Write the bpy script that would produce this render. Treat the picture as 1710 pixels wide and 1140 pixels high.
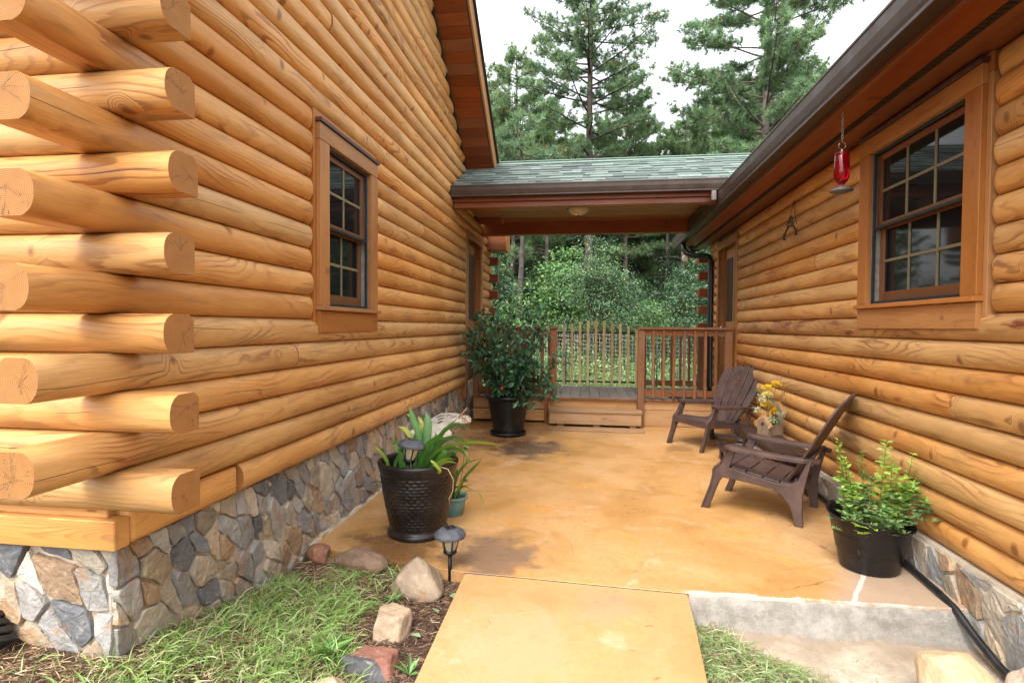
import bpy, bmesh, math, random
import numpy as np
from mathutils import Vector, Matrix
R = math.radians
for o in list(bpy.data.objects): bpy.data.objects.remove(o)
SC = bpy.context.scene
COL = SC.collection
random.seed(7); RNG = np.random.default_rng(11)

# ------------------------------------------------------------------ camera
cam_d = bpy.data.cameras.new('camera'); cam = bpy.data.objects.new('camera', cam_d); COL.objects.link(cam)
cam_d.sensor_width = 36; cam_d.lens = 36*910/1710; cam_d.clip_end = 500; cam_d.clip_start = 0.05

_R = Vector((0.99068226, 0.13603835, 0.00649754)); _U = Vector((-0.01014273, 0.02611936, 0.99960737)); _F = Vector((-0.13581523, 0.9903592, -0.02725579))
cam.matrix_world = Matrix(((_R.x, _U.x, -_F.x, 0), (_R.y, _U.y, -_F.y, 0), (_R.z, _U.z, -_F.z, 1.4), (0, 0, 0, 1)))
SC.camera = cam
# ------------------------------------------------------------------ sky, sun, exposure
SUN_EL, SUN_AZ = R(56), R(200)      # azimuth: direction the light comes from, clockwise from +Y
w = bpy.data.worlds.new('World'); SC.world = w; w.use_nodes = True
wn = w.node_tree; wn.nodes.clear()
sky = wn.nodes.new('ShaderNodeTexSky'); sky.sky_type = 'NISHITA'; sky.sun_disc = False
sky.sun_elevation = SUN_EL; sky.sun_rotation = SUN_AZ; sky.dust_density = 4; sky.ozone_density = 0.6; sky.air_density = 1.4
hs = wn.nodes.new('ShaderNodeHueSaturation'); hs.inputs['Saturation'].default_value = 0.16; hs.inputs['Value'].default_value = 1.75
bg = wn.nodes.new('ShaderNodeBackground'); bg.inputs['Strength'].default_value = 0.15
wo = wn.nodes.new('ShaderNodeOutputWorld')
wn.links.new(sky.outputs[0], hs.inputs['Color']); wn.links.new(hs.outputs[0], bg.inputs[0]); wn.links.new(bg.outputs[0], wo.inputs[0])
sl = bpy.data.lights.new('sun', 'SUN'); sl.energy = 0.6; sl.angle = R(28); sl.color = (1, 0.95, 0.87)
so = bpy.data.objects.new('sun', sl); COL.objects.link(so)
sd = Vector((math.sin(SUN_AZ)*math.cos(SUN_EL), math.cos(SUN_AZ)*math.cos(SUN_EL), math.sin(SUN_EL)))
so.rotation_euler = sd.to_track_quat('Z', 'Y').to_euler()
SC.view_settings.view_transform = 'Standard'; SC.view_settings.look = 'None'; SC.view_settings.gamma = 1
SC.view_settings.exposure = 1.12
SC.cycles.max_bounces = 6; SC.cycles.diffuse_bounces = 4; SC.cycles.transparent_max_bounces = 8

# ------------------------------------------------------------------ node helpers
def new_mat(name):
    m = bpy.data.materials.new(name); m.use_nodes = True
    nt = m.node_tree; nt.nodes.clear()
    out = nt.nodes.new('ShaderNodeOutputMaterial'); p = nt.nodes.new('ShaderNodeBsdfPrincipled')
    nt.links.new(p.outputs[0], out.inputs[0]); p.inputs['Specular IOR Level'].default_value = 0.35
    return m, nt, p
def setin(nt, sock, v):
    if isinstance(v, bpy.types.NodeSocket): nt.links.new(v, sock)
    elif v is not None:
        if isinstance(v, tuple) and len(v) == 3 and len(getattr(sock, 'default_value', (0,))) == 4: v = v+(1,)
        sock.default_value = v
def nd(nt, typ, ins=None, **props):
    n = nt.nodes.new('ShaderNode'+typ)
    for k, v in props.items(): setattr(n, k, v)
    for k, v in (ins or {}).items(): setin(nt, n.inputs[k], v)
    return n
def mt(nt, op, a, b=None, c=None, clamp=False):
    n = nt.nodes.new('ShaderNodeMath'); n.operation = op; n.use_clamp = clamp
    for i, v in enumerate((a, b, c)):
        if v is not None: setin(nt, n.inputs[i], v)
    return n.outputs[0]
def mr(nt, v, a, b, c=0.0, d=1.0, smooth=True):
    n = nd(nt, 'MapRange', {'Value': v, 'From Min': a, 'From Max': b, 'To Min': c, 'To Max': d})
    n.interpolation_type = 'SMOOTHSTEP' if smooth else 'LINEAR'
    return n.outputs['Result']
def noise(nt, vec, scale, detail=2, rough=.5, dist=0.0):
    return nd(nt, 'TexNoise', {'Vector': vec, 'Scale': scale, 'Detail': detail, 'Roughness': rough, 'Distortion': dist}).outputs['Fac']
def mix(nt, f, a, b, mode='MIX'):
    n = nt.nodes.new('ShaderNodeMix'); n.data_type = 'RGBA'; n.blend_type = mode
    setin(nt, n.inputs[0], f); setin(nt, n.inputs[6], a); setin(nt, n.inputs[7], b)
    return n.outputs[2]
def ramp(nt, f, stops, interp='LINEAR'):
    n = nt.nodes.new('ShaderNodeValToRGB'); n.color_ramp.interpolation = interp
    cr = n.color_ramp
    while len(cr.elements) < len(stops): cr.elements.new(0.5)
    for e, (p, c) in zip(cr.elements, stops):
        e.position = p; e.color = c+(1,) if len(c) == 3 else c
    setin(nt, n.inputs[0], f)
    return n.outputs[0]
def vmul(nt, v, s):
    n = nt.nodes.new('ShaderNodeVectorMath'); n.operation = 'MULTIPLY'
    nt.links.new(v, n.inputs[0]); n.inputs[1].default_value = s
    return n.outputs[0]
def bump(nt, p, h, strength, dist):
    b = nd(nt, 'Bump', {'Height': h, 'Strength': strength, 'Distance': dist}); nt.links.new(b.outputs[0], p.inputs['Normal'])
def objco(nt): return nd(nt, 'TexCoord').outputs['Object']

# ------------------------------------------------------------------ wood: growth rings cut by each piece's own surface
def wood(name, light, mid, dark, ring=0.0075, off=0.0, wander=0.11, rough=0.45, weather=0.0, knots=1.0, crack=1.0, contrast=1.0, tintamt=0.35, grey=(0.30, 0.25, 0.2)):
    m, nt, p = new_mat(name)
    at = nd(nt, 'Attribute', attribute_name='gc'); g = at.outputs['Vector']
    tn = nd(nt, 'Attribute', attribute_name='tint').outputs['Fac']
    s = nd(nt, 'SeparateXYZ', {0: g}); x, y, z = s.outputs
    wx = nd(nt, 'CombineXYZ', {0: mt(nt, 'MULTIPLY', x, 0.7), 1: 0.0, 2: mt(nt, 'MULTIPLY', tn, 31.0)}).outputs[0]
    nz = nd(nt, 'TexNoise', {'Vector': wx, 'Scale': 1.0, 'Detail': 2.0, 'Roughness': .45})
    sc = nd(nt, 'SeparateColor', {0: nz.outputs['Color']})
    py = mt(nt, 'MULTIPLY', mt(nt, 'SUBTRACT', sc.outputs[0], .5), wander)
    pz = mt(nt, 'MULTIPLY_ADD', mt(nt, 'SUBTRACT', sc.outputs[1], .5), wander*1.3, off)
    dy = mt(nt, 'SUBTRACT', y, py); dz = mt(nt, 'SUBTRACT', z, pz)
    r = mt(nt, 'SQRT', mt(nt, 'ADD', mt(nt, 'MULTIPLY', dy, dy), mt(nt, 'MULTIPLY', dz, dz)))
    # knots in (length, angle)
    th = mt(nt, 'ARCTAN2', z, mt(nt, 'ADD', y, 0.0351))
    kx = nd(nt, 'CombineXYZ', {0: mt(nt, 'MULTIPLY', x, 3.0), 1: mt(nt, 'MULTIPLY_ADD', th, .25, mt(nt, 'MULTIPLY', tn, 57.0)), 2: 0.0}).outputs[0]
    vo = nd(nt, 'TexVoronoi', {'Vector': kx, 'Scale': 1.0, 'Randomness': 1.0}, voronoi_dimensions='2D')
    kd = vo.outputs['Distance']; kr = nd(nt, 'SeparateColor', {0: vo.outputs['Color']}).outputs[0]
    ksz = mr(nt, kr, .10, 1.0, .004, .058, False)
    bend = mt(nt, 'MULTIPLY', mr(nt, kd, .02, .2, 1.0, 0.0), mt(nt, 'MULTIPLY', ksz, .55*knots))
    gs = vmul(nt, g, (2.2, 13, 13)); n1 = noise(nt, gs, 1.0, 3)
    gs2 = vmul(nt, g, (5, 34, 34)); n2 = noise(nt, gs2, 1.0, 2)
    rr = mt(nt, 'ADD', mt(nt, 'ADD', r, bend), mt(nt, 'MULTIPLY', mt(nt, 'SUBTRACT', n1, .5), .015))
    rr = mt(nt, 'ADD', rr, mt(nt, 'MULTIPLY', mt(nt, 'SUBTRACT', n2, .5), .0016))
    fr = mt(nt, 'FRACT', mt(nt, 'DIVIDE', rr, ring))
    late = ramp(nt, fr, [(0, (0, 0, 0)), (.35, (.04,)*3), (.62, (.22,)*3), (.78, (1,)*3), (.93, (1,)*3), (.99, (0, 0, 0))])
    strength = mr(nt, noise(nt, vmul(nt, g, (2.2, 9, 9)), 1.0, 2), .38, .70, .10*contrast, .85*contrast)
    strength = mt(nt, 'MULTIPLY', strength, mr(nt, mt(nt, 'FRACT', mt(nt, 'MULTIPLY', tn, 13.7)), 0, 1, .55, 1.25, False))
    late = mt(nt, 'MULTIPLY', late, strength)
    fib = noise(nt, vmul(nt, g, (9, 420, 420)), 1.0, 2)
    broad = noise(nt, vmul(nt, g, (1.1, 5, 5)), 1.3, 3)
    base = mix(nt, mr(nt, broad, .3, .7), light, mid)
    base = mix(nt, mt(nt, 'MULTIPLY', late, .85), base, dark)
    base = mix(nt, mr(nt, fib, .3, .75, 0, .30), base, dark)
    # knot bodies
    kb = mr(nt, mt(nt, 'SUBTRACT', ksz, kd), 0.0, .006)
    krings = mt(nt, 'MULTIPLY', mt(nt, 'ADD', .45, mt(nt, 'MULTIPLY', mt(nt, 'SINE', mt(nt, 'MULTIPLY', kd, 900)), .3)), kb)
    base = mix(nt, mt(nt, 'MULTIPLY', krings, knots, clamp=True), base, tuple(c*.38 for c in dark))
    halo = mt(nt, 'MULTIPLY', mr(nt, mt(nt, 'SUBTRACT', kd, ksz), 0, .045, .5*knots, 0), mr(nt, ksz, .004, .02))
    base = mix(nt, halo, base, dark)
    # drying checks along the piece
    cz = mt(nt, 'SUBTRACT', z, mt(nt, 'MULTIPLY', mt(nt, 'SUBTRACT', noise(nt, nd(nt, 'CombineXYZ', {0: mt(nt, 'MULTIPLY', x, .8), 1: mt(nt, 'MULTIPLY', tn, 91.0), 2: 0.0}).outputs[0], 1.0, 3), .5), .16))
    cm = mr(nt, noise(nt, nd(nt, 'CombineXYZ', {0: mt(nt, 'MULTIPLY', x, 1.3), 1: mt(nt, 'MULTIPLY', tn, 17.0), 2: 5.0}).outputs[0], 1.0, 1), .56, .62)
    cw = mt(nt, 'MULTIPLY', mr(nt, mt(nt, 'ABSOLUTE', cz), .0006, .0018, 1, 0), cm)
    cw = mt(nt, 'MULTIPLY', cw, mr(nt, y, .0, .01) if crack > 0 else 0.0)
    base = mix(nt, mt(nt, 'MULTIPLY', cw, .85*crack), base, (.035, .018, .008))
    # per piece tone, weather blotches
    hsn = nd(nt, 'HueSaturation', {'Hue': mr(nt, tn, 0, 1, .494, .506, False), 'Saturation': mr(nt, tn, 0, 1, 1.06, .92, False), 'Value': mr(nt, mt(nt, 'FRACT', mt(nt, 'MULTIPLY', tn, 7.3)), 0, 1, 1-tintamt*.5, 1+tintamt*.5, False), 'Fac': 1.0, 'Color': base}).outputs[0]
    wf = mt(nt, 'MULTIPLY', mr(nt, noise(nt, vmul(nt, g, (2.6, 11, 11)), 1.0, 5, .65), .52, .72), weather)
    colr = mix(nt, wf, hsn, grey)
    nt.links.new(colr, p.inputs['Base Color'])
    p.inputs['Roughness'].default_value = rough
    nt.links.new(mr(nt, n1, .2, .8, rough-.08, rough+.12, False), p.inputs['Roughness'])
    h = mt(nt, 'SUBTRACT', mt(nt, 'MULTIPLY', fib, .25), mt(nt, 'ADD', mt(nt, 'MULTIPLY', late, .18), mt(nt, 'MULTIPLY', cw, 2.0)))
    bump(nt, p, h, .5, .0016)
    return m
M = {}
M['log'] = wood('honey_log_wood', (.69, .385, .135), (.545, .268, .078), (.23, .080, .025), ring=.0072, wander=.115, rough=.42, weather=.5, tintamt=.24, grey=(.25, .145, .065), contrast=1.0, knots=1.15)
def log_end():
    m, nt, p = new_mat('log_end_grain'); g = nd(nt, 'Attribute', attribute_name='gc').outputs['Vector']; tn = nd(nt, 'Attribute', attribute_name='tint').outputs['Fac']
    x, y, z = nd(nt, 'SeparateXYZ', {0: g}).outputs
    y0 = mt(nt, 'SUBTRACT', y, mt(nt, 'MULTIPLY', mt(nt, 'SUBTRACT', tn, .5), .05)); z0 = mt(nt, 'SUBTRACT', z, mt(nt, 'MULTIPLY', mt(nt, 'SUBTRACT', mt(nt, 'FRACT', mt(nt, 'MULTIPLY', tn, 5.1)), .5), .05))
    cv = nd(nt, 'CombineXYZ', {0: y0, 1: z0, 2: mt(nt, 'MULTIPLY', tn, 9)}).outputs[0]
    r = mt(nt, 'SQRT', mt(nt, 'ADD', mt(nt, 'MULTIPLY', y0, y0), mt(nt, 'MULTIPLY', z0, z0)))
    rr = mt(nt, 'ADD', r, mt(nt, 'MULTIPLY', mt(nt, 'SUBTRACT', noise(nt, cv, 22, 3), .5), .010))
    fr = mt(nt, 'FRACT', mt(nt, 'DIVIDE', rr, .0062))
    late = ramp(nt, fr, [(0, (0, 0, 0)), (.5, (.2,)*3), (.85, (1,)*3), (1, (0, 0, 0))])
    base = mix(nt, noise(nt, cv, 14, 4, .6), (.48, .235, .07), (.32, .14, .04))
    base = mix(nt, mt(nt, 'MULTIPLY', late, .85), base, (.19, .07, .02))
    base = mix(nt, mr(nt, r, .0, .016, .7, 0), base, (.20, .08, .025))
    th = mt(nt, 'ARCTAN2', z0, y0)
    tv = nd(nt, 'CombineXYZ', {0: mt(nt, 'MULTIPLY', mt(nt, 'SINE', th), 1.5), 1: mt(nt, 'MULTIPLY', mt(nt, 'COSINE', th), 1.5), 2: mt(nt, 'MULTIPLY_ADD', tn, 31, mt(nt, 'MULTIPLY', r, 3))}).outputs[0]
    cr = mt(nt, 'ABSOLUTE', mt(nt, 'SUBTRACT', noise(nt, tv, 2.6, 2), .5))
    crk = mt(nt, 'MULTIPLY', mt(nt, 'MULTIPLY', mr(nt, mt(nt, 'MULTIPLY', cr, r), .00012, .0005, 1, 0), mr(nt, noise(nt, tv, .8, 0), .53, .60)), mr(nt, r, .006, .012))
    base = mix(nt, mt(nt, 'MULTIPLY', crk, .9), base, (.05, .025, .012))
    base = mix(nt, mr(nt, noise(nt, cv, 30, 5, .7), .52, .75, 0, .5), base, (.30, .19, .11))
    nt.links.new(base, p.inputs['Base Color']); p.inputs['Roughness'].default_value = .75
    bump(nt, p, mt(nt, 'ADD', noise(nt, cv, 260, 3, .7), mt(nt, 'MULTIPLY', crk, -2)), .5, .0015)
    return m
M['logend'] = log_end()
M['logstain'] = wood('bark_stained_log_wood', (.63, .365, .128), (.40, .17, .05), (.20, .06, .02), ring=.0072, wander=.115, weather=1.6, grey=(.17, .042, .018))
M['trim'] = wood('stained_trim_wood', (.44, .20, .06), (.37, .155, .043), (.22, .08, .024), ring=.010, off=-.12, wander=.10, rough=.45, knots=.8, crack=0, contrast=.6)
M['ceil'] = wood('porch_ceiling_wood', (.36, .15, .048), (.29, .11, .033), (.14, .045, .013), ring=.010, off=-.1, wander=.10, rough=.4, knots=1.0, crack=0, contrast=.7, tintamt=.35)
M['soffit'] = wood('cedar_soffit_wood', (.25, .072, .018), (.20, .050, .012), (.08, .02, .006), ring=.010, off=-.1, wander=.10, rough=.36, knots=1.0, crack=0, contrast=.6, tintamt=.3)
M['rail'] = wood('brown_rail_wood', (.27, .115, .042), (.22, .085, .03), (.11, .04, .014), ring=.009, off=-.09, rough=.6, weather=.25, crack=.3, contrast=.8)
M['skirt'] = wood('skirting_wood', (.56, .31, .125), (.47, .235, .085), (.26, .11, .035), ring=.010, off=-.12, rough=.55, weather=.15, crack=0)
M['deck'] = wood('grey_deck_wood', (.24, .205, .175), (.19, .16, .135), (.10, .082, .068), ring=.009, off=-.1, rough=.75, weather=.4, knots=.6, crack=.4, grey=(.14, .12, .11), contrast=.7)
M['gate'] = wood('pale_picket_wood', (.82, .60, .29), (.74, .50, .21), (.45, .24, .09), ring=.009, off=-.08, rough=.6, knots=1.0, crack=0, contrast=.6)
M['step'] = wood('step_wood', (.47, .27, .125), (.37, .2, .09), (.2, .09, .04), ring=.009, off=-.12, rough=.65, weather=.35, crack=.4)
M['sash'] = wood('window_sash_wood', (.20, .085, .032), (.16, .065, .024), (.09, .035, .012), ring=.009, off=-.1, rough=.4, knots=.2, crack=0, contrast=.5)

def simple(name, col, rough=.5, metal=0.0, nscale=0, namt=.15, bstr=0, bscale=80, spec=None, coat=0):
    m, nt, p = new_mat(name)
    if spec is not None: p.inputs['Specular IOR Level'].default_value = spec
    c = objco(nt)
    if nscale:
        n = noise(nt, c, nscale, 4, .6)
        base = mix(nt, mr(nt, n, .3, .7), tuple(v*(1-namt) for v in col), tuple(min(1, v*(1+namt)) for v in col))
        nt.links.new(base, p.inputs['Base Color'])
        nt.links.new(mr(nt, n, .3, .7, max(.02, rough-.08), rough+.08), p.inputs['Roughness'])
    else:
        p.inputs['Base Color'].default_value = col+(1,); p.inputs['Roughness'].default_value = rough
    if name in ('black_plastic', 'brown_chair_resin', 'dark_resin', 'dark_brown_resin', 'brown_gutter_metal'):
        du = mt(nt, 'ADD', mt(nt, 'MULTIPLY', mr(nt, noise(nt, c, 5, 7, .75), .45, .8), .10), mt(nt, 'MULTIPLY', mr(nt, noise(nt, vmul(nt, c, (60, 60, 18)), 1.0, 4, .7), .62, .72), .16))
        nt.links.new(mix(nt, du, base, (.34, .27, .20)), p.inputs['Base Color'])
    p.inputs['Metallic'].default_value = metal; p.inputs['Coat Weight'].default_value = coat
    if bstr: bump(nt, p, noise(nt, c, bscale, 3, .6), bstr, .003)
    return m
M['gutter'] = simple('brown_gutter_metal', (.050, .033, .027), .42, 0, 6, .15, spec=.35)
M['gutter_grey'] = simple('weathered_gutter_metal', (.16, .135, .12), .4, 0, 6, .15, spec=.5)
M['flash'] = simple('purple_brown_flashing', (.075, .045, .045), .4, 0, 8, .2)
M['blackmetal'] = simple('black_metal', (.012, .012, .014), .38, 0, 20, .3, spec=.5)
M['blackplastic'] = simple('black_plastic', (.006, .006, .0075), .40, 0, 9, .5, bstr=.2, bscale=60, spec=.35)
M['brownblack'] = simple('dark_resin', (.007, .0055, .006), .36, 0, 9, .4, spec=.4)
M['chair'] = simple('brown_chair_resin', (.068, .040, .035), .45, 0, 9, .28, bstr=.25, bscale=120, spec=.5)
M['chair2'] = simple('dark_brown_resin', (.032, .017, .017), .40, 0, 14, .14, bstr=.25, bscale=120, spec=.5)
M['frame_dark'] = simple('dark_window_frame', (.022, .025, .028), .4, 0, 20, .2)
M['jamb_grey'] = simple('grey_jamb_liner', (.26, .24, .21), .5, 0, 20, .2)
M['muntin'] = simple('pale_muntin', (.185, .155, .09), .5, 0, 20, .12)
M['solarcap'] = simple('grey_solar_cap', (.07, .076, .088), .5, 0, 30, .25, bstr=.4, bscale=300)
M['solarcell'] = simple('solar_cell', (.02, .02, .035), .12, 0, 60, .3, spec=.8)
M['wire'] = simple('galvanised_wire', (.62, .63, .60), .45, .3, 30, .15)
M['chain'] = simple('steel_chain', (.5, .48, .45), .3, .9, 30, .1)
M['tealpot'] = simple('teal_glazed_pot', (.13, .27, .28), .45, 0, 12, .2, bstr=.2, bscale=40)
M['soil'] = simple('dark_soil', (.035, .024, .018), .95, 0, 40, .5, bstr=1, bscale=120)
M['benchstone'] = simple('pale_cast_stone', (.62, .58, .49), .8, 0, 9, .22, bstr=.6, bscale=60)
M['hollow'] = simple('bench_recess_shade', (.16, .14, .13), .85, 0, 9, .2)  # dark tone painted for the shade inside the seat's grooves
M['globe'] = simple('frosted_glass_shade', (.62, .56, .40), .25, 0, 8, .15, spec=.6)
M['bulb'] = simple('pale_flood_lens', (.75, .68, .52), .3, 0, 8, .1)
M['stem'] = simple('green_stem', (.10, .13, .035), .6, 0, 20, .3)
M['twig'] = simple('brown_twig', (.10, .065, .04), .8, 0, 20, .3)
M['bark'] = simple('pine_bark', (.17, .135, .115), .95, 0, 3, .45, bstr=1, bscale=14)
M['barkdark'] = simple('dark_bark', (.075, .06, .05), .95, 0, 3, .45, bstr=1, bscale=14)
M['paper'] = simple('beige_birdhouse_wood', (.22, .155, .095), .7, 0, 14, .12, bstr=.15, bscale=80)
M['mat'] = simple('black_rubber_mat', (.03, .034, .04), .8, 0, 60, .4, bstr=.6, bscale=200)
M['vent'] = simple('dark_vent_strip', (.03, .018, .012), .7, 0, 120, .6)
M['door'] = simple('dark_door', (.045, .020, .012), .35, 0, 8, .2)
M['edge'] = simple('drip_edge_metal', (.5, .47, .42), .45, .3, 8, .1)

def glass(name, base, rough=.04):
    m, nt, p = new_mat(name)
    c = objco(nt); n = noise(nt, c, 1.3, 2)
    nt.links.new(mix(nt, n, base, tuple(v*1.8 for v in base)), p.inputs['Base Color'])
    p.inputs['Roughness'].default_value = rough; p.inputs['Specular IOR Level'].default_value = .22
    bump(nt, p, noise(nt, c, 2.2, 1), .06, .02)
    return m
M['glass'] = glass('dark_window_glass', (.007, .008, .009))
m, nt, p = new_mat('red_bottle_glass')
p.inputs['Base Color'].default_value = (.50, .003, .010, 1); p.inputs['Roughness'].default_value = .06; p.inputs['Transmission Weight'].default_value = .85; p.inputs['IOR'].default_value = 1.45; p.inputs['Specular IOR Level'].default_value = .6
M['redglass'] = m
m, nt, p = new_mat('clear_lamp_glass')
p.inputs['Base Color'].default_value = (.75, .68, .52, 1); p.inputs['Roughness'].default_value = .12; p.inputs['Transmission Weight'].default_value = .6
M['lampglass'] = m

def colmat(name, rough=.85, nscale=8, namt=.35, bstr=.6, bscale=30, bdist=.006, translucent=0.0, spec=.3, hue2=None):
    m, nt, p = new_mat(name); p.inputs['Specular IOR Level'].default_value = spec
    c = nd(nt, 'Attribute', attribute_name='Col').outputs['Color']
    oc = objco(nt)
    n = noise(nt, oc, nscale, 5, .65)
    v = mr(nt, n, .25, .75, 1-namt, 1+namt, False)
    col = nd(nt, 'HueSaturation', {'Color': c, 'Value': v, 'Fac': 1.0, 'Hue': .5, 'Saturation': 1.0}).outputs[0]
    if hue2:
        n2 = noise(nt, oc, nscale*.6, 4, .6, .8)
        col = mix(nt, mr(nt, n2, .56, .66, 0, .6), col, hue2)
        n3 = noise(nt, oc, nscale*4, 4, .7, .8)
        col = mix(nt, mr(nt, n3, .55, .7, 0, .5), col, tuple(.5*x+.28 for x in hue2))
    nt.links.new(col, p.inputs['Base Color']); p.inputs['Roughness'].default_value = rough
    if bstr: bump(nt, p, mt(nt, 'ADD', noise(nt, oc, bscale, 5, .65), mt(nt, 'MULTIPLY', n, .8)), bstr, bdist)
    if translucent:
        tr = nd(nt, 'BsdfTranslucent', {'Color': col}); ms = nd(nt, 'MixShader', {0: translucent})
        nt.links.new(p.outputs[0], ms.inputs[1]); nt.links.new(tr.outputs[0], ms.inputs[2])
        nt.links.new(ms.outputs[0], [x for x in nt.nodes if x.type == 'OUTPUT_MATERIAL'][0].inputs[0])
    return m
M['stone'] = colmat('split_fieldstone', .85, 7, .35, 1.0, 34, .012, hue2=(.40, .20, .075))
M['rock'] = colmat('garden_rock', .8, 6, .3, .9, 26, .012, hue2=(.36, .19, .09))
M['shingle'] = colmat('green_shingles', .95, 30, .2, .6, 300, .002)
M['leaf'] = colmat('leaf', .42, 20, .15, 0, translucent=.22, spec=.5)
M['needle'] = colmat('pine_needles', .6, 1.5, .15, 0, translucent=.4, spec=.2)
M['grass'] = colmat('grass_blades', .6, 10, .15, 0, translucent=.25, spec=.25)
M['petal'] = colmat('petals', .7, 40, .1, 0, translucent=.2)
M['mulch'] = colmat('dry_mulch', .95, 20, .3, 0)

# mortar, concrete, ground
m, nt, p = new_mat('mortar'); c = objco(nt)
n = noise(nt, c, 5, 6, .65)
nt.links.new(ramp(nt, n, [(.3, (.36, .29, .21)), (.5, (.48, .40, .30)), (.7, (.56, .48, .38))]), p.inputs['Base Color']); p.inputs['Roughness'].default_value = .95
bump(nt, p, noise(nt, c, 60, 6, .7), .9, .008); M['mortar'] = m
m, nt, p = new_mat('ground_soil'); c = objco(nt)
n = noise(nt, c, 3, 6, .65); n2 = noise(nt, c, 60, 6, .7)
nt.links.new(mix(nt, mr(nt, n2, .3, .7), ramp(nt, n, [(.35, (.10, .065, .04)), (.65, (.19, .125, .08))]), (.05, .03, .02)), p.inputs['Base Color']); p.inputs['Roughness'].default_value = 1
bump(nt, p, n2, 1, .02); M['ground'] = m
m, nt, p = new_mat('rough_footing'); c = objco(nt)
n = noise(nt, c, 4, 7, .7); n2 = noise(nt, c, 40, 6, .7)
nt.links.new(mix(nt, mr(nt, n2, .45, .75, 0, .5), ramp(nt, n, [(.3, (.33, .26, .185)), (.5, (.47, .395, .30)), (.7, (.56, .50, .42))]), (.25, .19, .13)), p.inputs['Base Color']); p.inputs['Roughness'].default_value = .95
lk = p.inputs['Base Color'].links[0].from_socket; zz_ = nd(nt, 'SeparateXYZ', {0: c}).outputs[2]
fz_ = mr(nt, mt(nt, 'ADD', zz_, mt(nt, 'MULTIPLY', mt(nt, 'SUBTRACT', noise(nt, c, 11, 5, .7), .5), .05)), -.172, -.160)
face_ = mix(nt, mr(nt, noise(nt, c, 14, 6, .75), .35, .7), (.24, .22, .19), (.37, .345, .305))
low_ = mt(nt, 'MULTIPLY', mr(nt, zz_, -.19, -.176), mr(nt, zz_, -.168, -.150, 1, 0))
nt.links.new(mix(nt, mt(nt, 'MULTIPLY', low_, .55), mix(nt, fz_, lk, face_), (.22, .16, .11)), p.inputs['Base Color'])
bump(nt, p, n2, .9, .012); M['footing'] = m
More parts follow.
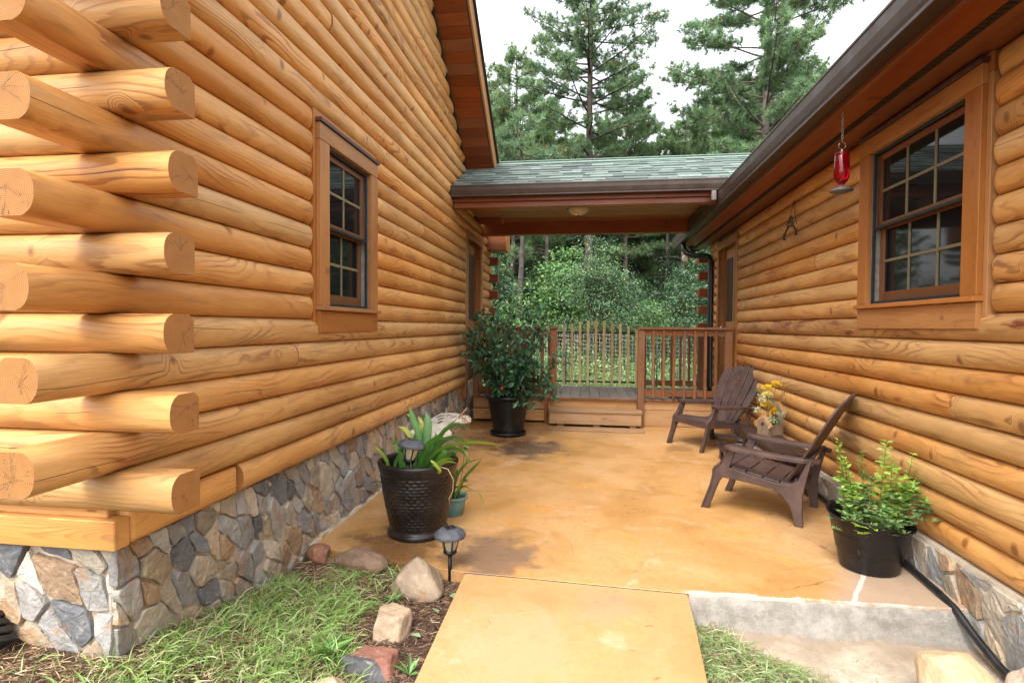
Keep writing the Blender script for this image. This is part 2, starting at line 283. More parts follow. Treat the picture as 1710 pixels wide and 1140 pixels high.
def patio_mat(name, stains, flag=False, pale=0.0):
    m, nt, p = new_mat(name); c = objco(nt)
    s = nd(nt, 'SeparateXYZ', {0: c}); X, Y, Z = s.outputs
    a = noise(nt, c, .85, 5, .6, .6); b = noise(nt, c, 3.2, 6, .65, .9); f = noise(nt, c, 26, 6, .7); ff = noise(nt, c, 180, 4, .7)
    base = ramp(nt, mt(nt, 'MULTIPLY_ADD', a, .65, mt(nt, 'MULTIPLY', b, .35)), [(.30, (.33, .16, .048)), (.42, (.44, .232, .074)), (.52, (.515, .285, .112)), (.62, (.555, .338, .16)), (.72, (.57, .395, .23))])
    base = mix(nt, mr(nt, b, .53, .66, 0, .6), base, (.55, .24, .035))
    base = mix(nt, mr(nt, noise(nt, c, 1.7, 6, .7, 1.5), .56, .70, 0, .55), base, (.64, .47, .32))
    base = mix(nt, mr(nt, f, .42, .72, 0, .38), base, (.30, .15, .05))
    base = mix(nt, mr(nt, noise(nt, c, 75, 5, .8), .60, .68, 0, .5), base, (.22, .12, .05))
    cv_ = nd(nt, 'TexVoronoi', {'Vector': mix(nt, .12, c, nd(nt, 'TexNoise', {'Vector': c, 'Scale': 3.0, 'Detail': 5.0}).outputs['Color']), 'Scale': .9}, feature='DISTANCE_TO_EDGE').outputs['Distance']
    base = mix(nt, mt(nt, 'MULTIPLY', mr(nt, cv_, .0006, .002, .55, 0), mr(nt, noise(nt, c, 1.1, 2), .5, .58)), base, (.12, .06, .02))
    base = mix(nt, mr(nt, ff, .62, .70, 0, .5), base, (.72, .60, .44))
    # pale scuffs
    sc = noise(nt, vmul(nt, c, (2, 9, 1)), 3, 6, .75, 2)
    base = mix(nt, mr(nt, sc, .66, .74, 0, .55), base, (.75, .66, .54))
    if pale: base = mix(nt, pale, base, (.53, .325, .18))
    # foot of the left wall: browner
    rgh = mr(nt, b, .3, .7, .30, .52)
    for (sx, sy, rad, col, amt) in stains:
        d = mt(nt, 'SQRT', mt(nt, 'ADD', mt(nt, 'POWER', mt(nt, 'SUBTRACT', X, sx), 2.0), mt(nt, 'POWER', mt(nt, 'MULTIPLY', mt(nt, 'SUBTRACT', Y, sy), .8), 2.0)))
        d = mt(nt, 'ADD', d, mt(nt, 'MULTIPLY', mt(nt, 'SUBTRACT', noise(nt, c, 4.5, 6, .7), .5), rad*2.2))
        k = mr(nt, d, rad*.35, rad, amt, 0)
        base = mix(nt, k, base, col)
        rgh = mt(nt, 'MULTIPLY', rgh, mt(nt, 'SUBTRACT', 1.0, mt(nt, 'MULTIPLY', k, .35)))
    if flag:
        wn_ = mt(nt, 'MULTIPLY', mt(nt, 'SUBTRACT', noise(nt, c, 9, 3), .5), .03)
        sl_ = mt(nt, 'ADD', mt(nt, 'SUBTRACT', mt(nt, 'SUBTRACT', X, 1.374), mt(nt, 'MULTIPLY', mt(nt, 'SUBTRACT', Y, 2.984), .62)), wn_)
        nearf = mr(nt, mt(nt, 'ADD', Y, mt(nt, 'MULTIPLY', b, .5)), 3.75, 4.05, 1, 0)
        st = mt(nt, 'MULTIPLY', mr(nt, sl_, -.22, .02, 0, 1), nearf)
        base = mix(nt, mt(nt, 'MULTIPLY', st, .85), base, mix(nt, b, (.36, .26, .185), (.46, .36, .28)))
        ln = mt(nt, 'MULTIPLY', mr(nt, mt(nt, 'ABSOLUTE', sl_), .010, .016, 1, 0), mr(nt, Y, 3.4, 3.5, 1, 0))
        base = mix(nt, mt(nt, 'MULTIPLY', ln, .9), base, (.66, .60, .5))
        # worn white front lip, right of the walk
        ed = mt(nt, 'SUBTRACT', mt(nt, 'SUBTRACT', Y, 2.955), mt(nt, 'MULTIPLY', mt(nt, 'SUBTRACT', noise(nt, c, 13, 6, .7), .42), .14))
        lip = mt(nt, 'MULTIPLY', mr(nt, ed, .0, .02, 1, 0), mr(nt, X, .5, .58))
        base = mix(nt, mt(nt, 'MULTIPLY', lip, .9), base, (.52, .485, .43))
    nt.links.new(base, p.inputs['Base Color']); nt.links.new(rgh, p.inputs['Roughness'])
    bump(nt, p, mt(nt, 'ADD', mt(nt, 'MULTIPLY', f, .6), mt(nt, 'MULTIPLY', ff, .3)), .35, .003)
    return m
WET = (.11, .05, .02); GREY = (.085, .068, .055)
M['patio'] = patio_mat('stained_concrete', [(-1.2, 3.22, .42, WET, .8), (-.56, 3.25, .38, (.19, .12, .08), .85), (-.66, 6.25, .55, GREY, .85), (-1.1, 6.6, .65, WET, .65), (1.1, 6.5, .25, WET, .5), (-1.5, 4.6, .7, (.36, .18, .06), .6), (.35, 4.3, .35, (.36, .17, .04), .45), (1.5, 4.1, .3, (.34, .2, .09), .4), (.2, 7.4, .5, (.36, .24, .13), .4)], flag=True)
M['walk'] = patio_mat('stained_walk_concrete', [(.1, 2.75, .2, (.40, .27, .17), .5), (-.3, 2.3, .35, (.50, .33, .19), .5)], pale=.28)

# ------------------------------------------------------------------ mesh builder
class MB:
    def __init__(s, tint=None):
        s.v = []; s.f = []; s.gc = []; s.col = []; s.tn = []; s.mi = []; s.sm = []
        s.tint = tint; s.c = (1, 1, 1)
    def add(s, vs, fs, gc=None, tint=None, col=None, mi=0, smooth=False):
        b = len(s.v); t = tint if tint is not None else (s.tint if s.tint is not None else random.random())
        s.v += [tuple(v) for v in vs]; s.f += [tuple(i+b for i in f) for f in fs]
        s.gc += [tuple(g) for g in (gc if gc is not None else vs)]
        s.tn += [t]*len(vs); s.col += [tuple(col or s.c)+(1,)]*len(vs)
        s.mi += [mi]*len(fs); s.sm += [smooth]*len(fs)
        return b
    def box(s, c, size, axes=None, tint=None, col=None, mi=0, grain=None):
        """box centred at c; size (sx,sy,sz) on axes; grain coords along the longest side"""
        ax = [Vector(a).normalized() for a in (axes or ((1, 0, 0), (0, 1, 0), (0, 0, 1)))]
        t = random.random() if tint is None else tint
        off = random.random()*40
        order = sorted(range(3), key=lambda i: -size[i])
        vs = []; gc = []
        for i in (-.5, .5):
            for j in (-.5, .5):
                for k in (-.5, .5):
                    l = (i*size[0], j*size[1], k*size[2])
                    vs.append(Vector(c)+ax[0]*l[0]+ax[1]*l[1]+ax[2]*l[2])
                    gc.append((l[order[0]]+off, l[order[1]], l[order[2]]))
        fs = [(0, 1, 3, 2), (4, 6, 7, 5), (0, 4, 5, 1), (2, 3, 7, 6), (0, 2, 6, 4), (1, 5, 7, 3)]
        s.add(vs, fs, gc, t, col, mi)
    def bx(s, x0, x1, y0, y1, z0, z1, **k):
        s.box(((x0+x1)/2, (y0+y1)/2, (z0+z1)/2), (abs(x1-x0), abs(y1-y0), abs(z1-z0)), **k)
    def beam(s, p0, p1, w, h, up=(0, 0, 1), **k):
        p0 = Vector(p0); p1 = Vector(p1); d = (p1-p0); L = d.length; d.normalize()
        sd = d.cross(Vector(up)).normalized(); u = sd.cross(d)
        s.box((p0+p1)/2, (L, w, h), (d, sd, u), **k)
    def tube(s, pts, rad, n=8, cap=True, col=None, smooth=True, mi=0):
        pts = [Vector(p) for p in pts]
        if not hasattr(rad, '__len__'): rad = [rad]*len(pts)
        t = random.random(); off = random.random()*40; vs = []; gc = []; L = 0
        ref = Vector((0.13, 0.21, 1)).normalized()
        for i, p in enumerate(pts):
            d = (pts[min(i+1, len(pts)-1)]-pts[max(i-1, 0)]).normalized()
            a = d.cross(ref)
            if a.length < .05: a = d.cross(Vector((1, 0, 0)))
            a.normalize(); b = d.cross(a)
            if i: L += (pts[i]-pts[i-1]).length
            for k in range(n):
                th = 2*math.pi*k/n
                vs.append(p+(a*math.cos(th)+b*math.sin(th))*rad[i]); gc.append((L+off, math.cos(th)*rad[i], math.sin(th)*rad[i]))
        fs = []
        for i in range(len(pts)-1):
            for k in range(n):
                fs.append((i*n+k, i*n+(k+1) % n, (i+1)*n+(k+1) % n, (i+1)*n+k))
        s.add(vs, fs, gc, t, col, mi, smooth)
        if cap:
            b0 = len(s.v)-len(vs)
            s.f += [tuple(range(b0, b0+n))[::-1], tuple(range(b0+(len(pts)-1)*n, b0+len(pts)*n))]; s.mi += [mi]*2; s.sm += [False]*2
    def lathe(s, prof, c=(0, 0, 0), n=32, col=None, smooth=True, sx=1, sy=1, mi=0, close=False):
        vs = []; fs = []
        for r_, z_ in prof:
            for k in range(n):
                th = 2*math.pi*k/n; vs.append((c[0]+r_*math.cos(th)*sx, c[1]+r_*math.sin(th)*sy, c[2]+z_))
        for i in range(len(prof)-1):
            for k in range(n): fs.append((i*n+k, i*n+(k+1) % n, (i+1)*n+(k+1) % n, (i+1)*n+k))
        s.add(vs, fs, None, None, col, mi, smooth)
    def prism(s, poly, d0, d1, frame, col=None, mi=0, tint=None):
        """poly of (a,b); frame = (origin, A, B, D); extruded d0..d1 along D"""
        o, A, B, D = [Vector(x) for x in frame]; n = len(poly); off = random.random()*30
        vs = [o+A*a+B*b+D*d0 for a, b in poly]+[o+A*a+B*b+D*d1 for a, b in poly]
        gc = [(a+off, b, d0) for a, b in poly]+[(a+off, b, d1) for a, b in poly]
        fs = [tuple(range(n))[::-1], tuple(range(n, 2*n))]+[(i, (i+1) % n, n+(i+1) % n, n+i) for i in range(n)]
        s.add(vs, fs, gc, tint, col, mi)
    def build(s, name, mat, parent=None, bevel=0, seg=1, recalc=True, origin=None, autosmooth=False):
        me = bpy.data.meshes.new(name)
        o = Vector(origin) if origin is not None else Vector((0, 0, 0))
        me.from_pydata([tuple(Vector(v)-o) for v in s.v], [], s.f)
        a = me.attributes.new('gc', 'FLOAT_VECTOR', 'POINT'); a.data.foreach_set('vector', np.array(s.gc, dtype=np.float32).ravel())
        a = me.attributes.new('tint', 'FLOAT', 'POINT'); a.data.foreach_set('value', np.array(s.tn, dtype=np.float32))
        a = me.attributes.new('Col', 'FLOAT_COLOR', 'POINT'); a.data.foreach_set('color', np.array(s.col, dtype=np.float32).ravel())
        mats = mat if isinstance(mat, (list, tuple)) else [mat]
        for m_ in mats: me.materials.append(m_)
        me.polygons.foreach_set('material_index', s.mi); me.polygons.foreach_set('use_smooth', s.sm)
        if recalc:
            bm = bmesh.new(); bm.from_mesh(me); bmesh.ops.recalc_face_normals(bm, faces=bm.faces); bm.to_mesh(me); bm.free()
        me.update()
        ob = bpy.data.objects.new(name, me); COL.objects.link(ob)
        if parent is not None:
            ob.parent = parent
            ob.location = o-WL.get(parent.name, Vector((0, 0, 0)))
        else: ob.location = o
        WL[ob.name] = o.copy()
        if bevel:
            b = ob.modifiers.new('bevel', 'BEVEL'); b.width = bevel; b.segments = seg; b.limit_method = 'ANGLE'; b.angle_limit = R(35)
        return ob
WL = {}   # unrotated world origin of every parent
def tag(o, label, cat, group=None, kind=None):
    if label: o['label'] = label
    if cat: o['category'] = cat
    if group: o['group'] = group
    if kind: o['kind'] = kind
    return o
def thing(name, label, cat, loc=(0, 0, 0), group=None):
    o = bpy.data.objects.new(name, None); COL.objects.link(o); o.location = loc; o.empty_display_size = .1
    WL[o.name] = Vector(loc)
    return tag(o, label, cat, group)
def triobj(name, V, cols, mat, parent=None, n=3, origin=(0, 0, 0), faces=None):
    """big leaf meshes: V (k*n,3) with k polys of n verts"""
    V = np.asarray(V, dtype=np.float32)-np.array(origin, dtype=np.float32); k = len(V)//n
    me = bpy.data.meshes.new(name)
    if faces is None:
        me.vertices.add(len(V)); me.vertices.foreach_set('co', V.ravel())
        me.loops.add(k*n); me.loops.foreach_set('vertex_index', np.arange(k*n, dtype=np.int32))
        me.polygons.add(k); me.polygons.foreach_set('loop_start', np.arange(0, k*n, n, dtype=np.int32)); me.polygons.foreach_set('loop_total', np.full(k, n, dtype=np.int32))
    else:
        me.vertices.add(len(V)); me.vertices.foreach_set('co', V.ravel())
        F = np.asarray(faces, dtype=np.int32)
        me.loops.add(F.size); me.loops.foreach_set('vertex_index', F.ravel())
        me.polygons.add(len(F)); me.polygons.foreach_set('loop_start', np.arange(0, F.size, F.shape[1], dtype=np.int32)); me.polygons.foreach_set('loop_total', np.full(len(F), F.shape[1], dtype=np.int32))
        me.polygons.foreach_set('use_smooth', np.ones(len(F), dtype=bool))
    me.update(calc_edges=True)
    C4 = np.ones((len(V), 4), dtype=np.float32); C4[:, :3] = cols
    a = me.attributes.new('Col', 'FLOAT_COLOR', 'POINT'); a.data.foreach_set('color', C4.ravel())
    me.materials.append(mat)
    ob = bpy.data.objects.new(name, me); COL.objects.link(ob)
    o = Vector(origin)
    if parent is not None: ob.parent = parent; ob.location = o-WL.get(parent.name, Vector((0, 0, 0)))
    else: ob.location = o
    WL[ob.name] = o.copy()
    return ob
def unit(a): return a/np.maximum(np.linalg.norm(a, axis=-1, keepdims=True), 1e-9)
def rnd_unit(n): return unit(RNG.normal(size=(n, 3)))
exec_parts = []
# ------------------------------------------------------------------ setting: ground sheets
def sstep(a, b, v):
    t = min(1, max(0, (v-a)/(b-a))); return t*t*(3-2*t)
def gz(x, y):
    """height of the soil"""
    z = -.045
    z += .20*sstep(3.05, 1.7, y)*sstep(-1.0, -1.75, x)+.16*sstep(-1.7, -3.2, x)*sstep(3.1, 1.9, y)
    z -= .02*sstep(-1.3, -.8, x)
    z -= .22*sstep(.5, .62, x)*sstep(3.6, 3.4, y)
    if y > 9: z -= .25*sstep(9, 11, y)
    if y > 14: z += -.010*(min(y, 60)-14)
    return z
# one sheet to the horizon, finer near the camera; the patio area is kept below the slab
def ground():
    xs = sorted(set([-220, -120, -60, -30, -15, -8, -5, -4]+[round(-3.4+.1*i, 3) for i in range(72)]+[4, 5, 8, 15, 30, 60, 120, 220]))
    ys = sorted(set([-220, -100, -40, -15, -5, -2, -1, 0, .5]+[round(.8+.1*i, 3) for i in range(30)]+[4, 5, 6, 7, 8, 9, 10, 11, 12, 14, 17, 20, 25, 30, 40, 60, 90, 140, 220]))
    vs = [(x, y, gz(x, y)-(0.12 if (y > 3.15 and y < 9.5 and -1.7 < x < 2.1) else 0)) for y in ys for x in xs]
    n = len(xs); fs = [(j*n+i, j*n+i+1, (j+1)*n+i+1, (j+1)*n+i) for j in range(len(ys)-1) for i in range(n-1)]
    b = MB(); b.add(vs, fs, smooth=True)
    return tag(b.build('ground', M['ground'], recalc=False), 'bare brown soil under the lawn and the wood', None, kind='structure')
ground()
# patio slab and walk
FR = ((0, 0, 0), (1, 0, 0), (0, 1, 0), (0, 0, 1))
b = MB()
edge = [(-1.68, 3.215), (-1.2, 3.10), (-.68, 3.008), (-.35, 2.995), (.12, 2.965), (.548, 2.942)]
rg = [(.62, 2.948), (.75, 2.962), (.9, 2.952), (1.05, 2.960), (1.2, 2.972), (1.38, 2.966), (1.55, 2.978), (1.72, 2.972), (1.93, 2.985)]
b.prism(edge+rg+[(2.04, 3.2), (2.04, 9.0), (-1.76, 9.0), (-1.76, 3.23)], -.19, 0, FR)
tag(b.build('patio', M['patio'], bevel=.003, seg=1), 'orange stained concrete patio with dark water stains', None, kind='structure')
b = MB(); b.prism([(-.67, 2.99), (.54, 2.93), (.55, 2.95), (-.68, 3.012)], -.1, -.003, FR); tag(b.build('path_joint', M['soil']), 'dark joint between the walk and the patio', None, kind='structure')
b = MB(); b.prism([(-.672, 2.988), (-.35, 2.977), (.12, 2.947), (.538, 2.925), (.515, 2.55), (.47, 2.0), (.43, .4), (-.65, .4), (-.658, 2.1)], -.14, .003, FR)
tag(b.build('path', M['walk'], bevel=.004, seg=2), 'orange stained concrete walk leading to the patio', None, kind='structure')
b = MB()
# raw concrete face and rough footing under the patio lip
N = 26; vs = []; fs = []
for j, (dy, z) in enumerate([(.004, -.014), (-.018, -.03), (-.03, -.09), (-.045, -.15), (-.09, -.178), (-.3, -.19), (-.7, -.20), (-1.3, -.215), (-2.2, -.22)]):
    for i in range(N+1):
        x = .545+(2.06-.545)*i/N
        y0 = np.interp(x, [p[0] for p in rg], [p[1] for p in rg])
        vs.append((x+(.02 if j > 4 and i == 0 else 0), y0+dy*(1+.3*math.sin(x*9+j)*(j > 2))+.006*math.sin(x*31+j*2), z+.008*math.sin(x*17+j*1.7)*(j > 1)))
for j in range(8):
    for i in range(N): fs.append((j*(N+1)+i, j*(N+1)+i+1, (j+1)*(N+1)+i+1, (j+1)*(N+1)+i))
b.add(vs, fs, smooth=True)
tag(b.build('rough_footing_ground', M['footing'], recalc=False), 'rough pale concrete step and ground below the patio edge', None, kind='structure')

# ------------------------------------------------------------------ logs
def log_mesh(o, ax, out, L, h=.1437, bulge=.045, back=.10, seed=None, rnd0=False, rnd1=False, jitter=1.0, mb=None):
    """D-shaped log from o along ax; outward 'out'; z up. Chord plane at out=0"""
    o = Vector(o); ax = Vector(ax); out = Vector(out); up = Vector((0, 0, 1))
    rs = random.Random(seed if seed is not None else random.random())
    off = rs.random()*60; t = rs.random(); ph = [rs.random()*6.28 for _ in range(6)]
    hh = h-.0012
    xs = []
    n = max(2, int(L/.13)); xs = [L*i/n for i in range(n+1)]
    if rnd0: xs = [0, .006, .016, .03, .05]+[x for x in xs if x > .09]
    if rnd1: xs = [x for x in xs if x < L-.09]+[L-.05, L-.03, L-.016, L-.006, L]
    NA = 12; vs = []; gc = []; fs = []
    for x in xs:
        s_ = 1+.05*math.sin(x*2.1+ph[0])*jitter+.035*math.sin(x*5.3+ph[1])*jitter
        sh = .0035*math.sin(x*1.3+ph[2])*jitter
        e = 1
        if rnd0 and x < .05: e = math.sqrt(max(0, 1-(1-x/.05)**2))*.85+.15
        if rnd1 and L-x < .05: e = min(e, math.sqrt(max(0, 1-(1-(L-x)/.05)**2))*.85+.15)
        for k in range(NA+1):
            a = -1+2*k/NA            # -1..1 bottom to top
            y = bulge*s_*e*(1-abs(a)**2.25)
            zz = hh*(.5+.5*math.sin(a*math.pi/2)*.55+.225*a)
            zz += .002*math.sin(x*3.1+ph[3]+a*2)*(1-a*a)*jitter
            vs.append(o+ax*x+out*(y+sh)+up*zz); gc.append((x+off, y+.035, zz-h/2))
        vs.append(o+ax*x-out*back*.75+up*hh); gc.append((x+off, -back*.75+.035, h/2))
        vs.append(o+ax*x-out*back+up*hh*.85); gc.append((x+off, -back+.035, h*.35))
        vs.append(o+ax*x-out*back+up*0.0); gc.append((x+off, -back+.035, -h/2))
    m_ = NA+4
    for i in range(len(xs)-1):
        for k in range(m_): fs.append((i*m_+k, i*m_+(k+1) % m_, (i+1)*m_+(k+1) % m_, (i+1)*m_+k))
    mb = mb or MB()
    # smooth only the round face
    mb.add(vs, fs, gc, t, None, 0, True)
    for i in range(len(fs)):
        if i % m_ >= NA: mb.sm[-len(fs)+i] = False
    # end caps get their own vertices so the edge stays crisp
    for j, fl in ((0, True), (len(xs)-1, False)):
        cv = vs[j*m_:(j+1)*m_]; cg = gc[j*m_:(j+1)*m_]
        mb.add(cv, [tuple(range(m_))[::-1] if fl else tuple(range(m_))], cg, t, mi=1)
    return mb
PITCH = .1437
def stones(name, parent, o, A, out, poly_w, z0, z1, topz=None, seed=1, density=17, botz=None, mort=None):
    """dry-stacked look: irregular cells, each a raised stone, over a mortar bed. o + A*a (0..poly_w), z z0..z1"""
    rs = random.Random(seed); A = Vector(A); out = Vector(out); o = Vector(o); up = Vector((0, 0, 1))
    TH = 1.0; cs_, sn_ = math.cos(TH), math.sin(TH); SX, SY = .66, 1.22
    tf = lambda x, z: ((x*cs_+z*sn_)*SX, (-x*sn_+z*cs_)*SY)
    inv = lambda a, b_: ((a/SX)*cs_-(b_/SY)*sn_, (a/SX)*sn_+(b_/SY)*cs_)
    pts = []; ncell = int(poly_w*(z1-z0)*density)
    tries = 0
    while len(pts) < ncell and tries < 20000:
        tries += 1
        p = tf(rs.uniform(-.1, poly_w+.1), rs.uniform(z0-.1, z1+.06))+(rs.random()**1.5,)
        if all(math.hypot(p[0]-q[0], (p[1]-q[1])*1.0) > .070+.20*min(p[2], q[2]) for q in pts): pts.append(p)
    pal = [(.33, .28, .22), (.27, .26, .25), (.38, .32, .25), (.33, .22, .135), (.17, .172, .178), (.40, .35, .28), (.25, .24, .225), (.36, .28, .19), (.31, .30, .28), (.37, .31, .23), (.42, .37, .29), (.29, .27, .245)]
    mb = MB()
    for i, (px, pz, pr) in enumerate(pts):
        poly = [(-.6+px, pz-.6), (px+.6, pz-.6), (px+.6, pz+.6), (px-.6, pz+.6)]
        for j, (qx, qz, qr) in enumerate(pts):
            if i == j: continue
            dx, dz = qx-px, qz-pz; d = math.hypot(dx, dz)
            if d > .9: continue
            dx /= d; dz /= d; lim = d*(.5+.20*(pr-qr))-.0045
            new = []
            for k in range(len(poly)):
                a0 = poly[k]; a1 = poly[(k+1) % len(poly)]
                s0 = (a0[0]-px)*dx+(a0[1]-pz)*dz-lim; s1 = (a1[0]-px)*dx+(a1[1]-pz)*dz-lim
                if s0 <= 0: new.append(a0)
                if (s0 <= 0) != (s1 <= 0):
                    t = s0/(s0-s1); new.append((a0[0]+(a1[0]-a0[0])*t, a0[1]+(a1[1]-a0[1])*t))
            poly = new
            if len(poly) < 3: break
        if len(poly) < 3: continue
        poly = [inv(*p_) for p_ in poly]; px, pz = inv(px, pz)
        # clip to the band
        def clip(poly, f):
            new = []
            for k in range(len(poly)):
                a0 = poly[k]; a1 = poly[(k+1) % len(poly)]; s0 = f(a0); s1 = f(a1)
                if s0 <= 0: new.append(a0)
                if (s0 <= 0) != (s1 <= 0):
                    t = s0/(s0-s1); new.append((a0[0]+(a1[0]-a0[0])*t, a0[1]+(a1[1]-a0[1])*t))
            return new
        for f in (lambda a: -a[0]+.003, lambda a: a[0]-poly_w, lambda a: z0-a[1], lambda a: a[1]-z1+.004):
            poly = clip(poly, f)
            if len(poly) < 3: break
        if len(poly) < 3: continue
        ar = abs(sum(poly[k][0]*poly[(k+1) % len(poly)][1]-poly[(k+1) % len(poly)][0]*poly[k][1] for k in range(len(poly))))/2
        if ar < .0012: continue
        # rough outline
        ring = []
        for k in range(len(poly)):
            a0 = poly[k]; a1 = poly[(k+1) % len(poly)]; ln = math.hypot(a1[0]-a0[0], a1[1]-a0[1]); m_ = max(1, int(ln/.03))
            for q in range(m_):
                t = q/m_; j = .0045 if q else 0
                if q == 0: # knock the corner off
                    b0 = poly[k-1]; l0 = math.hypot(a0[0]-b0[0], a0[1]-b0[1]); c0 = min(.006, l0*.3, ln*.3)
                    ring.append((a0[0]+(b0[0]-a0[0])/max(l0, 1e-6)*c0, a0[1]+(b0[1]-a0[1])/max(l0, 1e-6)*c0)); ring.append((a0[0]+(a1[0]-a0[0])/max(ln, 1e-6)*c0, a0[1]+(a1[1]-a0[1])/max(ln, 1e-6)*c0))
                else: ring.append((a0[0]+(a1[0]-a0[0])*t+rs.uniform(-j, j), a0[1]+(a1[1]-a0[1])*t+rs.uniform(-j, j)))
        cx = sum(p[0] for p in ring)/len(ring); cz = sum(p[1] for p in ring)/len(ring)
        th = rs.uniform(.012, .030); tx = rs.uniform(-.16, .16); tz = rs.uniform(-.16, .16)
        c = pal[rs.randrange(len(pal))]; v = rs.uniform(.8, 1.3); c = tuple(min(.8, k*v) for k in c)
        def at(p, s_, d): 
            x_ = cx+(p[0]-cx)*s_; z_ = cz+(p[1]-cz)*s_
            return o+A*x_+up*z_+out*(d+(tx*(x_-cx)+tz*(z_-cz))*(1 if d > 0.004 else 0))
        n = len(ring); vs = []
        for s_, d in ((1.0, -.012), (.985, th*.72), (.955, th*.98), (.6, th*1.03+rs.uniform(-.003, .004))):
            vs += [at((p[0]+rs.uniform(-.0015, .0015), p[1]+rs.uniform(-.0015, .0015)), s_, d+(rs.uniform(-.0022, .0022) if d > 0 else 0)) for p in ring]
        vs.append(at((cx, cz), 1, th*1.05))
        fs = []
        for r_ in range(3):
            for k in range(n): fs.append((r_*n+k, r_*n+(k+1) % n, (r_+1)*n+(k+1) % n, (r_+1)*n+k))
        for k in range(n): fs.append((3*n+k, 3*n+(k+1) % n, 4*n))
        mb.add(vs, fs, None, None, c, 0, False)
    return mb.build(name, M['stone'], parent, recalc=True)
def mortar_bed(name, parent, o, A, out, w_, z0, z1):
    """lumpy mortar sheet with thickness behind the stones"""
    rs = random.Random(5); A = Vector(A); out = Vector(out); o = Vector(o); up = Vector((0, 0, 1))
    nx = int(w_/.03)+1; nz = int((z1-z0)/.03)+1; vs = []; fs = []
    for j in range(nz+1):
        for i in range(nx+1):
            vs.append(o+A*(w_*i/nx)+up*(z0+(z1-z0)*j/nz)+out*(rs.uniform(.000, .010) if 0 < j < nz else .0))
    for j in range(nz):
        for i in range(nx): fs.append((j*(nx+1)+i, j*(nx+1)+i+1, (j+1)*(nx+1)+i+1, (j+1)*(nx+1)+i))
    b0 = len(vs)
    vs += [o-out*.1+up*z0, o+A*w_-out*.1+up*z0, o+A*w_-out*.1+up*z1, o-out*.1+up*z1]
    fs += [(b0, b0+1, b0+2, b0+3), (nz*(nx+1), (nz+1)*(nx+1)-1, b0+2, b0+3)]
    mb = MB(); mb.add(vs, fs, smooth=False)
    return mb.build(name, M['mortar'], parent, recalc=False)

